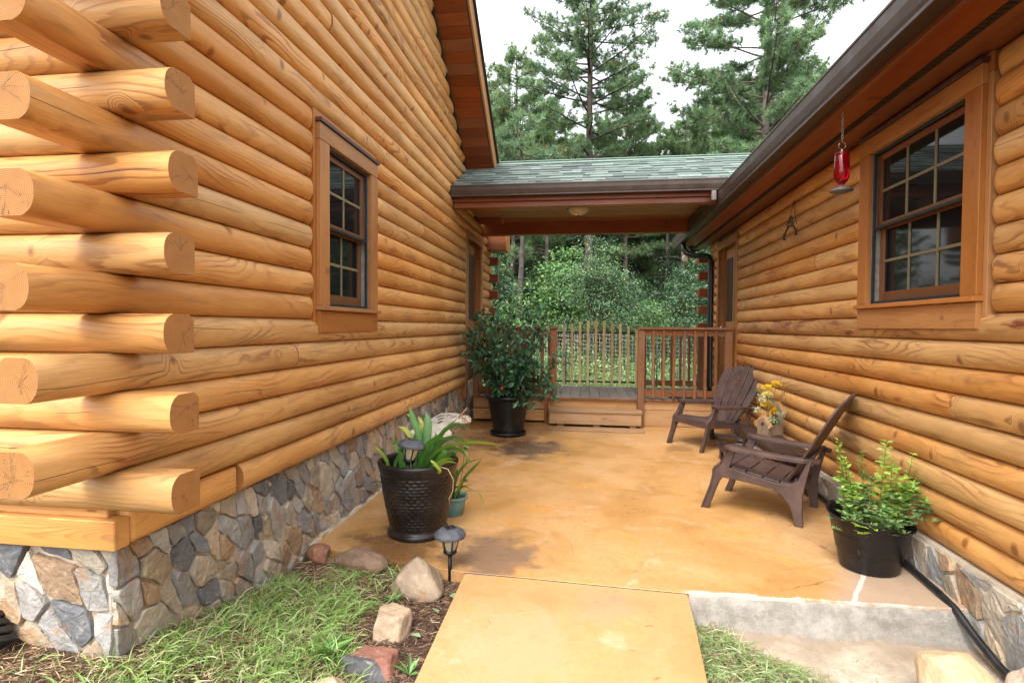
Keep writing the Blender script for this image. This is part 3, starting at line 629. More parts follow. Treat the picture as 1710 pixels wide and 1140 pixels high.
def window(parent, X, s, y0, y1, z0, z1, cols, sash_y, trim=.125, depth=.075, label=None, apron=.14):
    """window in a wall facing s*X (+1: faces +X). outer trim y0..y1, z0 (apron bottom)..z1"""
    t = .03
    xf = X+s*t           # front of the trim boards
    f = MB(); fr = .025
    # buck boards standing behind the trim and flat ground for the log ends
    for (a, b_, c, d) in ((y0-.03, y0+.05, z0+.06, z1-.072), (y1-.05, y1+.03, z0+.06, z1-.072), (y0-.03, y1+.03, z1-.07, z1+.055 if s > 0 else z1+.024)):
        f.bx(X-.11 if s > 0 else X-.001, X+.001 if s > 0 else X+.11, a, b_, c, d)
    win = f.build('window', M['trim'], parent, bevel=.002)
    if label: win['label'] = label
    cas = MB()
    sill_z = z0+apron+.028
    cas.bx(X, xf, y0, y0+trim, sill_z, z1-trim-.002); cas.bx(X, xf, y1-trim, y1, sill_z, z1-trim-.002)
    cas.bx(X, xf, y0, y1, z1-trim, z1-.022)
    cas.build('casing', M['trim'], win, bevel=.003)
    b = MB(); b.bx(X-s*.03, xf+s*.022, y0-.012, y1+.012, z0+apron, sill_z-.001); b.build('sill', M['trim'], win, bevel=.003)
    b = MB(); b.bx(X, xf-s*.003, y0, y1, z0, z0+apron-.002); b.build('apron', M['trim'], win, bevel=.003)
    b = MB(); b.bx(X, xf+s*.014, y0-.01, y1+.01, z1-.020, z1+.004); b.build('flashing', M['flash'], win, bevel=.002)
    # recess: jambs, dark screen frame
    iy0, iy1, iz0, iz1 = y0+trim, y1-trim, sill_z, z1-trim-.002
    xi = X-s*depth
    j = MB()
    j.bx(X-s*.001, xi-s*.06, iy0-.02, iy0, iz0, iz1); j.bx(X-s*.001, xi-s*.06, iy1, iy1+.02, iz0, iz1)
    j.bx(X-s*.001, xi-s*.06, iy0-.02, iy1+.02, iz1, iz1+.02); j.bx(X-s*.031, xi-s*.06, iy0-.02, iy1+.02, iz0-.03, iz0-.001)
    j.build('jamb', M['jamb_grey'], win)
    sf = MB(); q = .018
    xs0, xs1 = X-s*.004, X-s*.022
    sf.bx(xs0, xs1, iy0+.001, iy0+q, iz0+.001, iz1-.001); sf.bx(xs0, xs1, iy1-q, iy1-.001, iz0+.001, iz1-.001)
    sf.bx(xs0, xs1, iy0+q, iy1-q, iz0+.001, iz0+q*1.2); sf.bx(xs0, xs1, iy0+q, iy1-q, iz1-q, iz1-.001)
    mz = (iz0+iz1)/2
    sf.bx(xs0, xs1, iy0+q, iy1-q, mz-.008, mz+.012)
    sf.build('screen_frame', M['frame_dark'], win, bevel=.002)
    # two sashes, the lower one set deeper towards the room
    for nm, a, b_, dx in (('upper_sash', mz+.004, iz1-.018, .030), ('lower_sash', iz0+.022, mz+.026, .052)):
        x0 = X-s*dx; x1 = x0-s*.02; sw = .05
        sh = MB()
        ya, yb = iy0+.012, iy1-.012
        if nm == 'lower_sash': ya += .02*(0 if s < 0 else 1)
        bt = sw*1.25 if nm == 'lower_sash' else .035
        sh.bx(x0, x1, ya, ya+sw, a, b_); sh.bx(x0, x1, yb-sw, yb, a, b_)
        sh.bx(x0, x1, ya+sw, yb-sw, a, a+bt); sh.bx(x0, x1, ya+sw, yb-sw, b_-.04, b_)
        so_ = sh.build('sash', M['sash'], win, bevel=.002)
        g = MB(); g.bx(x0-s*.012, x0-s*.016, ya+sw-.003, yb-sw+.003, a+bt-.003, b_-.037)
        g.build('glass_pane', M['glass'], win)
        mu = MB(); wy = (yb-sw)-(ya+sw)
        for k in range(1, cols): 
            yc = ya+sw+wy*k/cols; mu.bx(x0-s*.006, x0-s*.0118, yc-.009, yc+.009, a+bt, b_-.04)
        zc = (a+bt+b_-.04)/2; mu.bx(x0-s*.005, x0-s*.0116, ya+sw, yb-sw, zc-.009, zc+.009)
        mu.build('muntin', M['muntin'], win)
    return win
def door(parent, X, s, y0, y1, z0, z1):
    f = MB(); tr = .11
    f.bx(X, X+s*.028, y0, y0+tr, z0, z1-tr-.002); f.bx(X, X+s*.028, y1-tr, y1, z0, z1-tr-.002); f.bx(X, X+s*.028, y0, y1, z1-tr, z1)
    f.bx(X-s*.14, X-s*.001, y0-.02, y0+.06, z0, z1+.02); f.bx(X-s*.14, X-s*.001, y1-.06, y1+.02, z0, z1+.02); f.bx(X-s*.14, X-s*.001, y0-.02, y1+.02, z1-.06, z1+.03)
    d = f.build('door', M['trim'], parent, bevel=.003)
    b = MB(); xd = X-s*.085
    b.bx(xd, xd-s*.04, y0+tr-.01, y1-tr+.01, z0+.02, z1-tr)
    for (a, b_) in ((z0+.2, z0+.95), (z0+1.1, z1-tr-.15)):
        ym = (y0+y1)/2
        b.bx(xd, xd+s*.012, y0+tr+.1, ym-.05, a, b_); b.bx(xd, xd+s*.012, ym+.05, y1-tr-.1, a, b_)
    b.build('door_leaf', M['door'], d, bevel=.004)
    b = MB(); hy = y0+tr+.07 if s > 0 else y1-tr-.07
    b.tube([(xd, hy, z0+1.0), (xd+s*.05, hy, z0+1.0)], [.012, .012], 10); b.lathe([(0, -.03), (.024, -.02), (.03, 0), (.024, .02), (0, .03)], (xd+s*.06, hy, z0+1.0), 14)
    b.build('handle', M['chain'], d)
    return d

# ------------------------------------------------------------------ left log house
LH = thing('log_house', 'honey log house with crossed log ends at its corner and a tall fieldstone foundation', 'house', (-1.7, 5.5, 0))
XL = -1.70
core = MB()
RK = lambda y: 5.68-.762*(y-4.6) if y > 4.6 else 5.68-.762*(4.6-y)
poly = [(1.86, .05), (9.2, .05), (9.2, 3.06), (8.0, 3.06), (4.6, 5.66), (1.86, 3.6)]
core.prism(poly, -4.4, -.07, ((XL, 0, 0), (0, 1, 0), (0, 0, 1), (1, 0, 0)))
wall = core.build('side_wall', M['trim'], LH)
wall['label'] = 'long wall of round honey logs beside the patio'
def wall_logs(X, s, z_first, count, cuts, y_start, y_end, parent, pitch=PITCH, seed=0, joints=None):
    for k in range(count):
        z = z_first+k*pitch
        a = y_start(k); b_ = y_end(k, z)
        if b_-a < .1: continue
        segs = [(a, b_, False, False)]
        for (c0, c1, k0, k1) in cuts:
            if k0 <= k <= k1:
                new = []
                for (p, q, r0, r1) in segs:
                    if q <= c0 or p >= c1: new.append((p, q, r0, r1)); continue
                    if p < c0: new.append((p, c0, r0, True))
                    if q > c1: new.append((c1, q, True, r1))
                segs = new
        jn = (joints or {}).get(k)
        if jn:
            new = []
            for (p, q, r0, r1) in segs:
                if p+.3 < jn < q-.3: new += [(p, jn-.0012, r0, False), (jn+.0012, q, False, r1)]
                else: new.append((p, q, r0, r1))
            segs = new
        for n_, (p, q, r0, r1) in enumerate(segs):
            if q-p < .03: continue
            if s > 0: mb = log_mesh((X, q, z), (0, -1, 0), (1, 0, 0), q-p, pitch, seed=seed+k*7.13+n_, rnd0=r1, rnd1=r0, bulge=.045)
            else: mb = log_mesh((X, p, z), (0, 1, 0), (-1, 0, 0), q-p, pitch, seed=seed+k*7.13+n_, rnd0=r0, rnd1=r1, bulge=.045)
            mb.build('log', [M['logstain' if s < 0 and k == 8 else 'log'], M['logend']], parent)
def ys_left(k): return 1.745 if k == 0 else (1.435+.012*math.sin(k*1.9) if k % 2 == 0 else 1.80)
def ye_left(k, z):
    top = z+PITCH
    if top > 3.12: return min(9.2, 4.6+(5.66-z-.04)/.762)
    return 9.22 if k % 2 else 9.5
def count_left(): return 33
wall_logs(XL, 1, .577, 33, [(3.165, 4.17, 6, 14), (7.41, 8.66, 0, 14)], lambda k: (2.45 if k == 0 else ys_left(k)) if .577+k*PITCH < 3.4 else max(1.8, 4.6-(5.62-(.577+k*PITCH))/.762), ye_left, wall, seed=3, joints={1: 2.62+3.0, 5: 4.32, 4: 2.95, 9: 6.1, 12: 5.4, 16: 4.9, 19: 3.4})
window(LH, XL+.03, 1, 3.20, 4.137, 1.355, 2.678, 2, 0, label='narrow window in the log wall above the big planter')
door(LH, XL+.01, 1, 7.43, 8.64, .40, 2.76)
# front wall
fw = MB(); fw.bx(-6.1, -1.79, 1.80, 1.90, .05, 3.4); fwall = fw.build('front_wall', M['trim'], LH)
fwall['label'] = 'front log wall whose ends cross the corner'
for k in range(1, 20):
    z = .577+k*PITCH; x1 = -1.445+.012*math.sin(k*2.3) if k % 2 else -1.78
    log_mesh((x1, 1.757, z), (-1, 0, 0), (0, -1, 0), x1+6.1, PITCH, seed=200+k*3.7).build('log', [M['log'], M['logend']], fwall)
b = MB(); b.box((-3.895, 1.777, .628), (4.41, .07, .11)); b.box((-3.90, 1.80, .70), (4.3, .05, .036)); b.build('sill_board', M['log'], fwall, bevel=.004)
b = MB(); b.bx(XL-.08, XL+.012, 1.815, 2.449, .573, .712); b.build('sill_board', M['log'], wall, bevel=.02, seg=3)
# back corner: ends crossing at the far end
for k in range(1, 17, 2):
    z = .577+k*PITCH
    b = MB(); b.bx(-1.85, -1.515, 9.24, 9.36, z, z+PITCH-.002); b.build('log_end', M['soffit'], wall, bevel=.012, seg=2)  # dark soffit wood puts the backlit shade into the colour of these ends
# foundation
mortar_bed('foundation', LH, (-1.742, 9.0, 0), (0, -1, 0), (1, 0, 0), 9.0-1.785, -.15, .573)
fnd = [o for o in LH.children if o.name.startswith('foundation')][0]
stones('side_stones', fnd, (-1.742, 8.9, 0), (0, -1, 0), (1, 0, 0), 8.9-1.782, -.12, .568, seed=12, density=75)
b = MB(); b.add([(-1.75, 3.2, .001), (-1.705, 3.2, .001), (-1.705, 7.85, .001), (-1.75, 7.85, .001), (-1.75, 3.2, .028), (-1.712, 3.2, .012), (-1.712, 7.85, .012), (-1.75, 7.85, .028)], [(0, 1, 2, 3), (4, 7, 6, 5), (0, 4, 5, 1), (1, 5, 6, 2), (2, 6, 7, 3), (3, 7, 4, 0)]); b.build('mortar_lip', M['mortar'], fnd)
mortar_bed('front_mortar', fnd, (-1.738, 1.800, 0), (-1, 0, 0), (0, -1, 0), 3.6, -.1, .573)
stones('front_stones', fnd, (-1.736, 1.800, 0), (-1, 0, 0), (0, -1, 0), 3.5, -.1, .568, seed=34, density=60)
# roof: slab, soffit planks, rake board
def roof_slope(parent, name, y_top, z_top, y_bot, z_bot, x0, x1, th=.2):
    b = MB(); 
    d = Vector((0, y_bot-y_top, z_bot-z_top)); L = d.length; d.normalize(); n = Vector((0, -d.z, d.y)) if d.y > 0 else Vector((0, d.z, -d.y))
    P0 = Vector((0, y_top, z_top))
    pf = lambda a, h, x: P0+d*a+n*h+Vector((x, 0, 0))
    vs = [pf(a, h, x) for a in (0, L) for h in (.03, th) for x in (x0, x1)]
    b.add(vs, [(0, 1, 3, 2), (4, 6, 7, 5), (0, 4, 5, 1), (2, 3, 7, 6), (0, 2, 6, 4), (1, 5, 7, 3)], col=(.09, .12, .10))
    return b.build(name, M['shingle'], parent), pf, L, d, n
roof, pf, L, dv, nv = roof_slope(LH, 'roof', 4.6, 5.68, 8.2, 2.94, -6.3, -1.285)
b = MB(); k = 0; pw = .138
while k*pw < L:
    a0, a1 = k*pw, min(L, (k+1)*pw-.003); c = (pf(a0, .015, -1.5)+pf(a1, .015, -1.5))/2
    b.box(c+Vector((0, 0, 0)), (.385, a1-a0, .018), ((1, 0, 0), dv, nv)); k += 1
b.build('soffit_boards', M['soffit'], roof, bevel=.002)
b = MB(); b.box((pf(0, .11, -1.278)+pf(L, .11, -1.278))/2, (L, .022, .20), (dv, (1, 0, 0), nv)); b.build('rake_board', M['trim'], roof, bevel=.002)
b = MB(); b.box((pf(0, .222, -1.262)+pf(L, .222, -1.262))/2, (L, .05, .022), (dv, (1, 0, 0), nv)); b.build('shingle_edge', M['blackmetal'], roof)
b = MB(); b.box((pf(0, -.02, -1.668)+pf(L, -.02, -1.668))/2, (L, .03, .05), (dv, (1, 0, 0), nv)); b.build('wall_trim', M['vent'], roof)
roof_slope(roof, 'front_slope', 4.6, 5.68, 1.2, 3.09, -6.3, -1.285)
# boxed eave return at the far corner
b = MB(); b.bx(-1.70, -1.345, 8.95, 9.3, 2.66, 2.95); b.build('eave_return', M['soffit'], roof, bevel=.004)
b = MB(); b.bx(-1.343, -1.325, 8.93, 9.32, 2.65, 2.97); b.build('eave_board', M['trim'], roof, bevel=.003)

# ------------------------------------------------------------------ right log house
RH = thing('log_house', 'low log house with brown gutter and one wide window, behind the chairs', 'house', (1.99, 5, 0))
XR = 1.99; PR = .1430
b = MB(); b.bx(XR+.07, 6.5, -.4, 9.4, .0, 2.9); rw = b.build('side_wall', M['trim'], RH)
rw['label'] = 'log wall behind the two chairs'
wall_logs(XR, -1, .196, 18, [(2.985, 4.33, 9, 17), (7.68, 8.93, 1, 17)], lambda k: -.4, lambda k, z: 9.45 if k % 2 else 9.7, rw, pitch=PR, seed=400, joints={5: 3.24, 2: 5.2, 12: 5.1, 7: 6.4, 10: 6.0})
window(RH, XR-.03, -1, 3.03, 4.275, 1.402, 2.745, 3, 0, label='wide window with white grilles near the bird feeder')
door(RH, XR-.01, -1, 7.70, 8.91, .40, 2.70)
for k in range(0, 17, 2):
    z = .196+k*PR; b = MB(); b.bx(1.785, 2.2, 9.46, 9.60, z, z+PR-.002); b.build('log_end', M['soffit'], rw, bevel=.014, seg=2)  # same dark soffit wood as the backlit ends of the left house
mortar_bed('foundation', RH, (1.935, .3, 0), (0, 1, 0), (-1, 0, 0), 8.6, -.3, .196)
rf = [o for o in RH.children if o.name.startswith('foundation')][0]
stones('side_stones', rf, (1.935, .35, 0), (0, 1, 0), (-1, 0, 0), 8.4, -.28, .186, seed=77, density=48)
# eave: soffit boards, vent strip, fascia, gutter, roof
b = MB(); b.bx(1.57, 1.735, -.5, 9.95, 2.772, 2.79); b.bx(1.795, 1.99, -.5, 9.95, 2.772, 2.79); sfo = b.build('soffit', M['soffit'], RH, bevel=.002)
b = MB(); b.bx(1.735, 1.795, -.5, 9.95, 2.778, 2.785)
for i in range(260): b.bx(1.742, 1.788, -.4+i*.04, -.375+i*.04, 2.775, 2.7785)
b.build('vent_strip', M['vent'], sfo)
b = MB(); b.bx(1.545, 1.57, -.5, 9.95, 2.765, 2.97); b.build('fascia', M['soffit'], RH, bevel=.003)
def gutter(name, parent, axis, a0, a1, face, back, z0, z1, mat):
    """K-style gutter profile extruded along axis; face/back = the other coordinate"""
    s = 1 if back > face else -1; D = abs(back-face)
    pr = [(0, 1.0), (0, .93), (.05, .90), (.07, .55), (.16, .25), (.22, .12), (.22, .02), (.27, 0), (1, 0), (1, .98), (.96, .98), (.96, .05), (.29, .05), (.27, .14), (.21, .27), (.11, .56), (.09, .9), (.08, .98)]
    mb = MB()
    if axis == 'y': fr_ = ((face, 0, z0), (s*D, 0, 0), (0, 0, z1-z0), (0, 1, 0))
    else: fr_ = ((0, face, z0), (0, s*D, 0), (0, 0, z1-z0), (1, 0, 0))
    mb.prism(pr, a0, a1, fr_)
    # closed ends
    for a in (a0, a1-.003):
        mb.prism([(.06, .9), (.08, .55), (.17, .25), (.24, .02), (1, 0), (1, .9)], a, a+.003, fr_)
    return mb.build(name, mat, parent)
g = gutter('gutter', RH, 'y', -.5, 10.15, 1.43, 1.545, 2.80, 2.975, M['gutter'])
b = MB(); d_ = Vector((3.5, 0, 1.75)); 
b.add([(1.47, -.5, 2.985), (1.47, 10.0, 2.985), (6.6, 10.0, 5.0), (6.6, -.5, 5.0), (1.47, -.5, 3.0), (1.47, 10.0, 3.0), (6.6, 10.0, 5.05), (6.6, -.5, 5.05)], [(0, 1, 2, 3), (4, 7, 6, 5), (0, 4, 5, 1), (1, 5, 6, 2), (2, 6, 7, 3), (3, 7, 4, 0)], col=(.10, .14, .12))
b.build('roof', M['shingle'], RH)
b = MB(); b.bx(6.5, 6.55, -.5, 9.9, .1, 5.0); b.build('far_wall', M['trim'], RH)
b = MB()
dp = [(1.52, 9.40, 2.82), (1.52, 9.38, 2.70), (1.58, 9.34, 2.62), (1.68, 9.28, 2.58), (1.80, 9.22, 2.57), (1.88, 9.16, 2.55), (1.905, 9.12, 2.46), (1.905, 9.12, 2.2), (1.905, 9.12, .45), (1.90, 9.10, .40)]
b.tube(dp, .045, 12); b.build('downspout', M['blackmetal'], RH)
RH.rotation_euler = (0, 0, -R(.5)); RH.location = (2.009, 5, 0)
# ------------------------------------------------------------------ breezeway roof
BR = thing('breezeway_roof', 'low green shingled roof joining the two log houses over the deck', 'porch roof', (0, 7.5, 2.9))
b = MB()
b.bx(-1.66, 1.50, 6.62, 6.645, 2.93, 3.06); b.bx(-1.66, 1.50, 6.66, 6.80, 2.865, 3.04)
b.build('front_beam', M['soffit'], BR, bevel=.004)
b = MB(); b.bx(-1.66, 1.85, 8.55, 8.69, 2.845, 3.04); b.build('rear_beam', M['soffit'], BR, bevel=.004)
b = MB()
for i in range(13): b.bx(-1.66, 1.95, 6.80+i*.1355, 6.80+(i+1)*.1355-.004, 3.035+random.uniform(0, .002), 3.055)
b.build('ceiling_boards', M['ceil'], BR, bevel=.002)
b = MB()
yr, zr = 7.60, 3.64; y0_, z0_ = 6.56, 3.09
sl_ = (zr-z0_)/(yr-y0_)
b.prism([(y0_+.02, z0_-.035), (yr, zr-.05), (yr+1.15, zr-.05-1.15*sl_), (yr+1.15, zr-.02-1.15*sl_), (yr, zr-.01), (y0_, z0_)], -1.655, 2.9, ((0, 0, 0), (0, 1, 0), (0, 0, 1), (1, 0, 0)), col=(.09, .11, .10))
rdeck = b.build('roof_deck', M['shingle'], BR)
b = MB(); L = math.hypot(yr-y0_, zr-z0_); dv = Vector((0, (yr-y0_)/L, (zr-z0_)/L)); nv = Vector((0, -dv.z, dv.y)); rs = random.Random(4)
nrow = 9; ex = L/nrow
for side in (0, 1):
    for r_ in range(nrow):
        x = -1.655-rs.uniform(0, .2)
        while x < 2.75:
            wd = rs.choice([.09, .13, .17, .22, .28]); x1 = min(2.8, x+wd)
            up_ = rs.random() < .5
            h = .013 if up_ else .008; v = rs.uniform(.75, 1.15)*(1.0 if up_ else .86)
            c = (.165*v, .205*v, .185*v) if rs.random() < .7 else (.11*v, .14*v, .13*v)
            xa = max(x, -1.652)
            if x1 > xa:
                dd, nn = (dv, nv) if side == 0 else (Vector((0, -dv.y, dv.z)), Vector((0, dv.z, dv.y)))
                P0 = Vector((0, y0_-.02, z0_+.0)) if side == 0 else Vector((0, 2*yr-y0_, z0_))
                a = r_*ex; cc = P0+dd*(a+ex*.62)+nn*(.003+h/2+.0)
                # tilted: butt end proud
                b.box(cc+Vector(((xa+x1)/2, 0, 0)), (x1-xa-.0015, ex*1.24, h), ((1, 0, 0), (dd*ex*1.24-nn*.012).normalized(), nn), col=c)
            x = x1
b.build('shingles', M['shingle'], rdeck)
b = MB(); b.box((.6, yr-.03, zr+.022), (4.5, .13, .012), ((1, 0, 0), dv, nv), col=(.18, .235, .205)); b.box((.6, yr+.03, zr+.022), (4.5, .13, .012), ((1, 0, 0), Vector((0, dv.y, -dv.z)), Vector((0, dv.z, dv.y))), col=(.18, .235, .205)); b.build('ridge_cap', M['shingle'], rdeck)
gutter('gutter', BR, 'x', -1.66, 1.62, 6.50, 6.615, 2.975, 3.105, M['gutter'])
b = MB(); b.bx(-1.66, 1.75, 6.50, 6.60, 3.106, 3.112); b.build('drip_edge', M['gutter_grey'], BR)
b = MB(); b.bx(1.40, 1.455, 6.53, 6.60, 2.86, 2.98); b.build('short_downspout', M['gutter_grey'], BR, bevel=.006)
# ceiling light
t = thing('ceiling_light', 'round frosted dome light on the breezeway ceiling', 'ceiling light', (-.13, 7.55, 3.035))
b = MB(); b.lathe([(0, 0), (.16, 0), (.165, -.012), (.15, -.026), (0, -.026)], (-.13, 7.55, 3.034), 32); b.build('base', M['blackmetal'], t)
b = MB(); b.lathe([(.145, -.022), (.142, -.04), (.125, -.065), (.09, -.09), (.045, -.105), (.0, -.108)], (-.13, 7.55, 3.034), 32); b.build('dome', M['globe'], t)
b = MB(); b.lathe([(0, -.104), (.012, -.108), (.012, -.12), (0, -.126)], (-.13, 7.55, 3.034), 12); b.build('finial', M['blackmetal'], t)

# ------------------------------------------------------------------ deck, step, skirting
DZ = .39
D = thing('porch_deck', 'grey board deck between the houses with orange skirting boards', 'deck', (0, 8.6, 0))
b = MB(); x = -1.655; rs = random.Random(8)
while x < 1.97:
    b.bx(x, min(x+.138, 1.985), 7.86, 9.42, DZ-.028, DZ+rs.uniform(-.0015, .0015)); x += .1425
b.build('deck_boards', M['deck'], D, bevel=.003)
b = MB(); x = -1.655
while x < 1.97: b.bx(x, min(x+.138, 1.985), 7.852, 7.8595, DZ-.027, DZ-.002); x += .1425
b.build('board_ends', M['rail'], D)
b = MB()
b.bx(-1.655, -.60, 7.895, 7.92, .205, .355); b.bx(-1.655, -.60, 7.90, 7.925, .035, .19)
b.bx(-.545, .715, 7.895, 7.92, .175, .358); b.bx(-.545, .715, 7.90, 7.925, .0, .165)
b.bx(.81, 1.99, 7.895, 7.92, .235, .356); b.bx(.81, 1.99, 7.89, 7.915, .005, .231)
b.build('skirting', M['skirt'], D, bevel=.003)
b = MB(); b.bx(-.60, -.55, 7.86, 7.93, .0, .36); b.build('skirt_post', M['rail'], D, bevel=.003)
b = MB(); b.bx(-1.65, 1.93, 7.99, 9.4, .06, .35); b.build('under_frame', M['vent'], D)
t = thing('wooden_step', 'low boxed wooden step below the deck edge', 'step', (.12, 7.75, 0))
b = MB(); b.bx(-.52, .765, 7.60, 7.735, .207, .245); b.bx(-.52, .765, 7.74, 7.875, .206, .244); b.build('tread', M['step'], t, bevel=.004)
b = MB(); b.bx(-.51, .755, 7.615, 7.653, .045, .205); b.bx(-.51, -.475, 7.66, 7.87, .03, .204); b.bx(.72, .755, 7.66, 7.87, .03, .204); b.build('riser', M['step'], t, bevel=.004)
b = MB()
for x in (-.4, .1, .6): b.bx(x, x+.09, 7.63, 7.86, .0, .044)
b.build('block', M['rail'], t)
b = MB(); b.bx(-.545, .775, 7.33, 7.585, .002, .020); tag(b.build('plank', M['step'], bevel=.003), 'thin weathered plank lying flat in front of the wooden step', 'plank')
# rubber mats on the deck
for (x0, x1, lab) in ((-1.60, -.95, 'dark rubber mat on the deck by the left house door'), (1.18, 1.80, 'dark rubber mat on the deck by the right house door')):
    b = MB(); b.bx(x0, x1, 8.05, 8.75, DZ+.004, DZ+.016)
    for i in range(14): b.bx(x0+.03, x1-.03, 8.08+i*.047, 8.10+i*.047, DZ+.016, DZ+.020)
    tag(b.build('door_mat', M['mat']), lab, 'door mat')

# ------------------------------------------------------------------ railings and gate
def railing(x0, x1, y, label, posts, bal_y=-1, nb=None, group=None, zt=1.405, floor=DZ, matk='rail'):
    t = thing('railing', label, 'railing', ((x0+x1)/2, y, floor), group)
    b = MB(); b.bx(x0-.01, x1+.01, y-.075, y+.065, zt-.032, zt); b.build('top_cap', M[matk], t, bevel=.004)
    b = MB(); b.bx(x0, x1, y-.019, y+.019, zt-.125, zt-.034); b.build('upper_rail', M[matk], t, bevel=.003)
    b = MB(); b.bx(x0, x1, y-.019, y+.019, floor+.045, floor+.135); b.build('lower_rail', M[matk], t, bevel=.003)
    for (px, z0) in posts:
        b = MB(); b.bx(px-.045, px+.045, y-.045, y+.045, z0, zt-.033); b.build('post', M[matk], t, bevel=.004)
    n = nb or int((x1-x0)/.132); st = (x1-x0)/n
    for i in range(n):
        xx = x0+st*(i+.5)
        if any(abs(xx-p[0]) < .05 for p in posts): continue
        b = MB(); yy = y+bal_y*.037
        z0 = floor+.028
        b.bx(xx-.018, xx+.018, yy-.018, yy+.018, z0, zt-.05+random.uniform(-.004, .004)); b.build('baluster', M[matk], t, bevel=.002)
    return t
railing(-1.64, -.42, 7.85, 'brown deck railing half hidden behind the potted bush', [(-1.60, .36), (-.47, .36)], nb=9)
railing(.715, 1.975, 7.85, 'brown deck railing beside the far chair, its end post reaching the patio', [(.762, .0), (1.935, .36)], nb=9)
railing(-1.64, -.56, 9.30, 'dark rear railing on the far side of the deck, left of the gate', [(-1.60, .3), (-.61, .3)], bal_y=1, nb=8)
railing(.90, 1.90, 9.30, 'dark rear railing on the far side of the deck, right of the gate', [(.94, .3), (1.86, .3)], bal_y=1, nb=7)
G = thing('picket_gate', 'pale arched picket gate with black bars at the back of the deck', 'gate', (.16, 9.25, DZ))
px_ = [929.5, 943, 956, 969.5, 982.4, 995.5, 1008, 1021, 1034, 1048, 1061]
tz_ = [1.385, 1.42, 1.455, 1.485, 1.505, 1.51, 1.502, 1.485, 1.455, 1.41, 1.37]
for i in range(11):
    x = -.51+.1328*i
    b = MB(); b.bx(x-.020, x+.020, 9.205, 9.235, .425+random.uniform(-.004, .004), tz_[i]); b.build('picket', M['gate'], G, bevel=.002)
for z in (1.31, .485):
    b = MB(); b.tube([(-.54, 9.255, z), (.85, 9.255, z)], .016, 10); b.build('bar', M['blackmetal'], G)
b = MB(); b.bx(-.66, -.40, 9.238, 9.25, 1.205, 1.235); b.tube([(-.60, 9.25, 1.22), (-.60, 9.21, 1.22)], .012, 8); b.build('latch', M['blackmetal'], G)
b = MB(); b.bx(.84, .93, 9.238, 9.25, 1.15, 1.20); b.bx(.84, .93, 9.238, 9.25, .56, .61); b.build('hinge', M['blackmetal'], G)

# garden wire fence beyond the gate, seen through the pickets
t = thing('wire_fence', 'galvanised wire mesh fence in the weeds beyond the gate', 'wire fence', (.3, 10.9, -.2))
b = MB(); A0 = Vector((-1.2, 11.6, -.35)); A1 = Vector((2.6, 10.2, -.35)); n = 60
for i in range(n+1):
    p = A0.lerp(A1, i/n); b.beam(p, p+Vector((0, 0, 1.72-.22*i/n)), .0035, .0035, up=(0, 1, 0))
for j in range(22):
    z = j*.078; b.beam(A0+Vector((0, 0, z*1.03)), A1+Vector((0, 0, z*.90)), .0035, .0035)
b.build('mesh', M['wire'], t)
for i in range(4):
    p = A0.lerp(A1, i/3); b = MB(); b.tube([p, p+Vector((0, 0, 1.76-.2*i/3))], .012, 8); b.build('stake', M['blackmetal'], t)
# triple lantern post
t = thing('lamp_post', 'slim black post with three small lanterns behind the gate', 'lamp post', (-.455, 12, -.5))
b = MB(); b.tube([(-.455, 12, -.5), (-.455, 12, 1.52)], [.028, .02], 10); b.lathe([(0, 0), (.024, .01), (.03, .03), (.018, .05), (.012, .07), (0, .1)], (-.455, 12, 1.50), 12); b.build('pole', M['blackmetal'], t)
for (dx, dy) in ((-.26, 0), (.02, -.24), (.25, .08)):
    c = (-.455+dx, 12+dy, 1.06)
    b = MB(); b.tube([(-.455, 12, 1.18), (-.455+dx*.5, 12+dy*.5, 1.26), (c[0], c[1], 1.245)], .009, 8)
    b.lathe([(0, .19), (.03, .17), (.10, .135), (.11, .12), (.05, .12)], c, 12); b.lathe([(.035, 0), (.05, .01), (.05, -.01), (0, -.03)], c, 12); b.build('lantern', M['blackmetal'], t)
    b = MB(); b.lathe([(.045, .01), (.07, .12)], c, 8); b.build('lantern_glass', M['lampglass'], t)

# twin flood lamps under the far right eave
t = thing('flood_light', 'twin pale flood lamps at the far corner of the right eave', 'flood light', (1.74, 9.62, 2.68))
b = MB(); b.lathe([(0, 0), (.05, 0), (.05, -.03), (0, -.04)], (1.74, 9.6, 2.77), 14); b.tube([(1.74, 9.6, 2.74), (1.74, 9.6, 2.66)], .014, 8)
b.tube([(1.74, 9.6, 2.67), (1.66, 9.58, 2.60)], .012, 8); b.tube([(1.74, 9.6, 2.67), (1.82, 9.56, 2.55)], .012, 8); b.build('bracket', M['blackmetal'], t)
for c, d in (((1.655, 9.57, 2.59), (-.35, -.7, -.35)), ((1.825, 9.55, 2.535), (.1, -.7, -.45))):
    d = Vector(d).normalized(); c = Vector(c)
    b = MB(); b.tube([c-d*.02, c+d*.03, c+d*.06], [.022, .04, .055], 18); b.tube([c+d*.06, c+d*.068], [.055, .045], 18); b.build('lamp_head', M['bulb'], t)

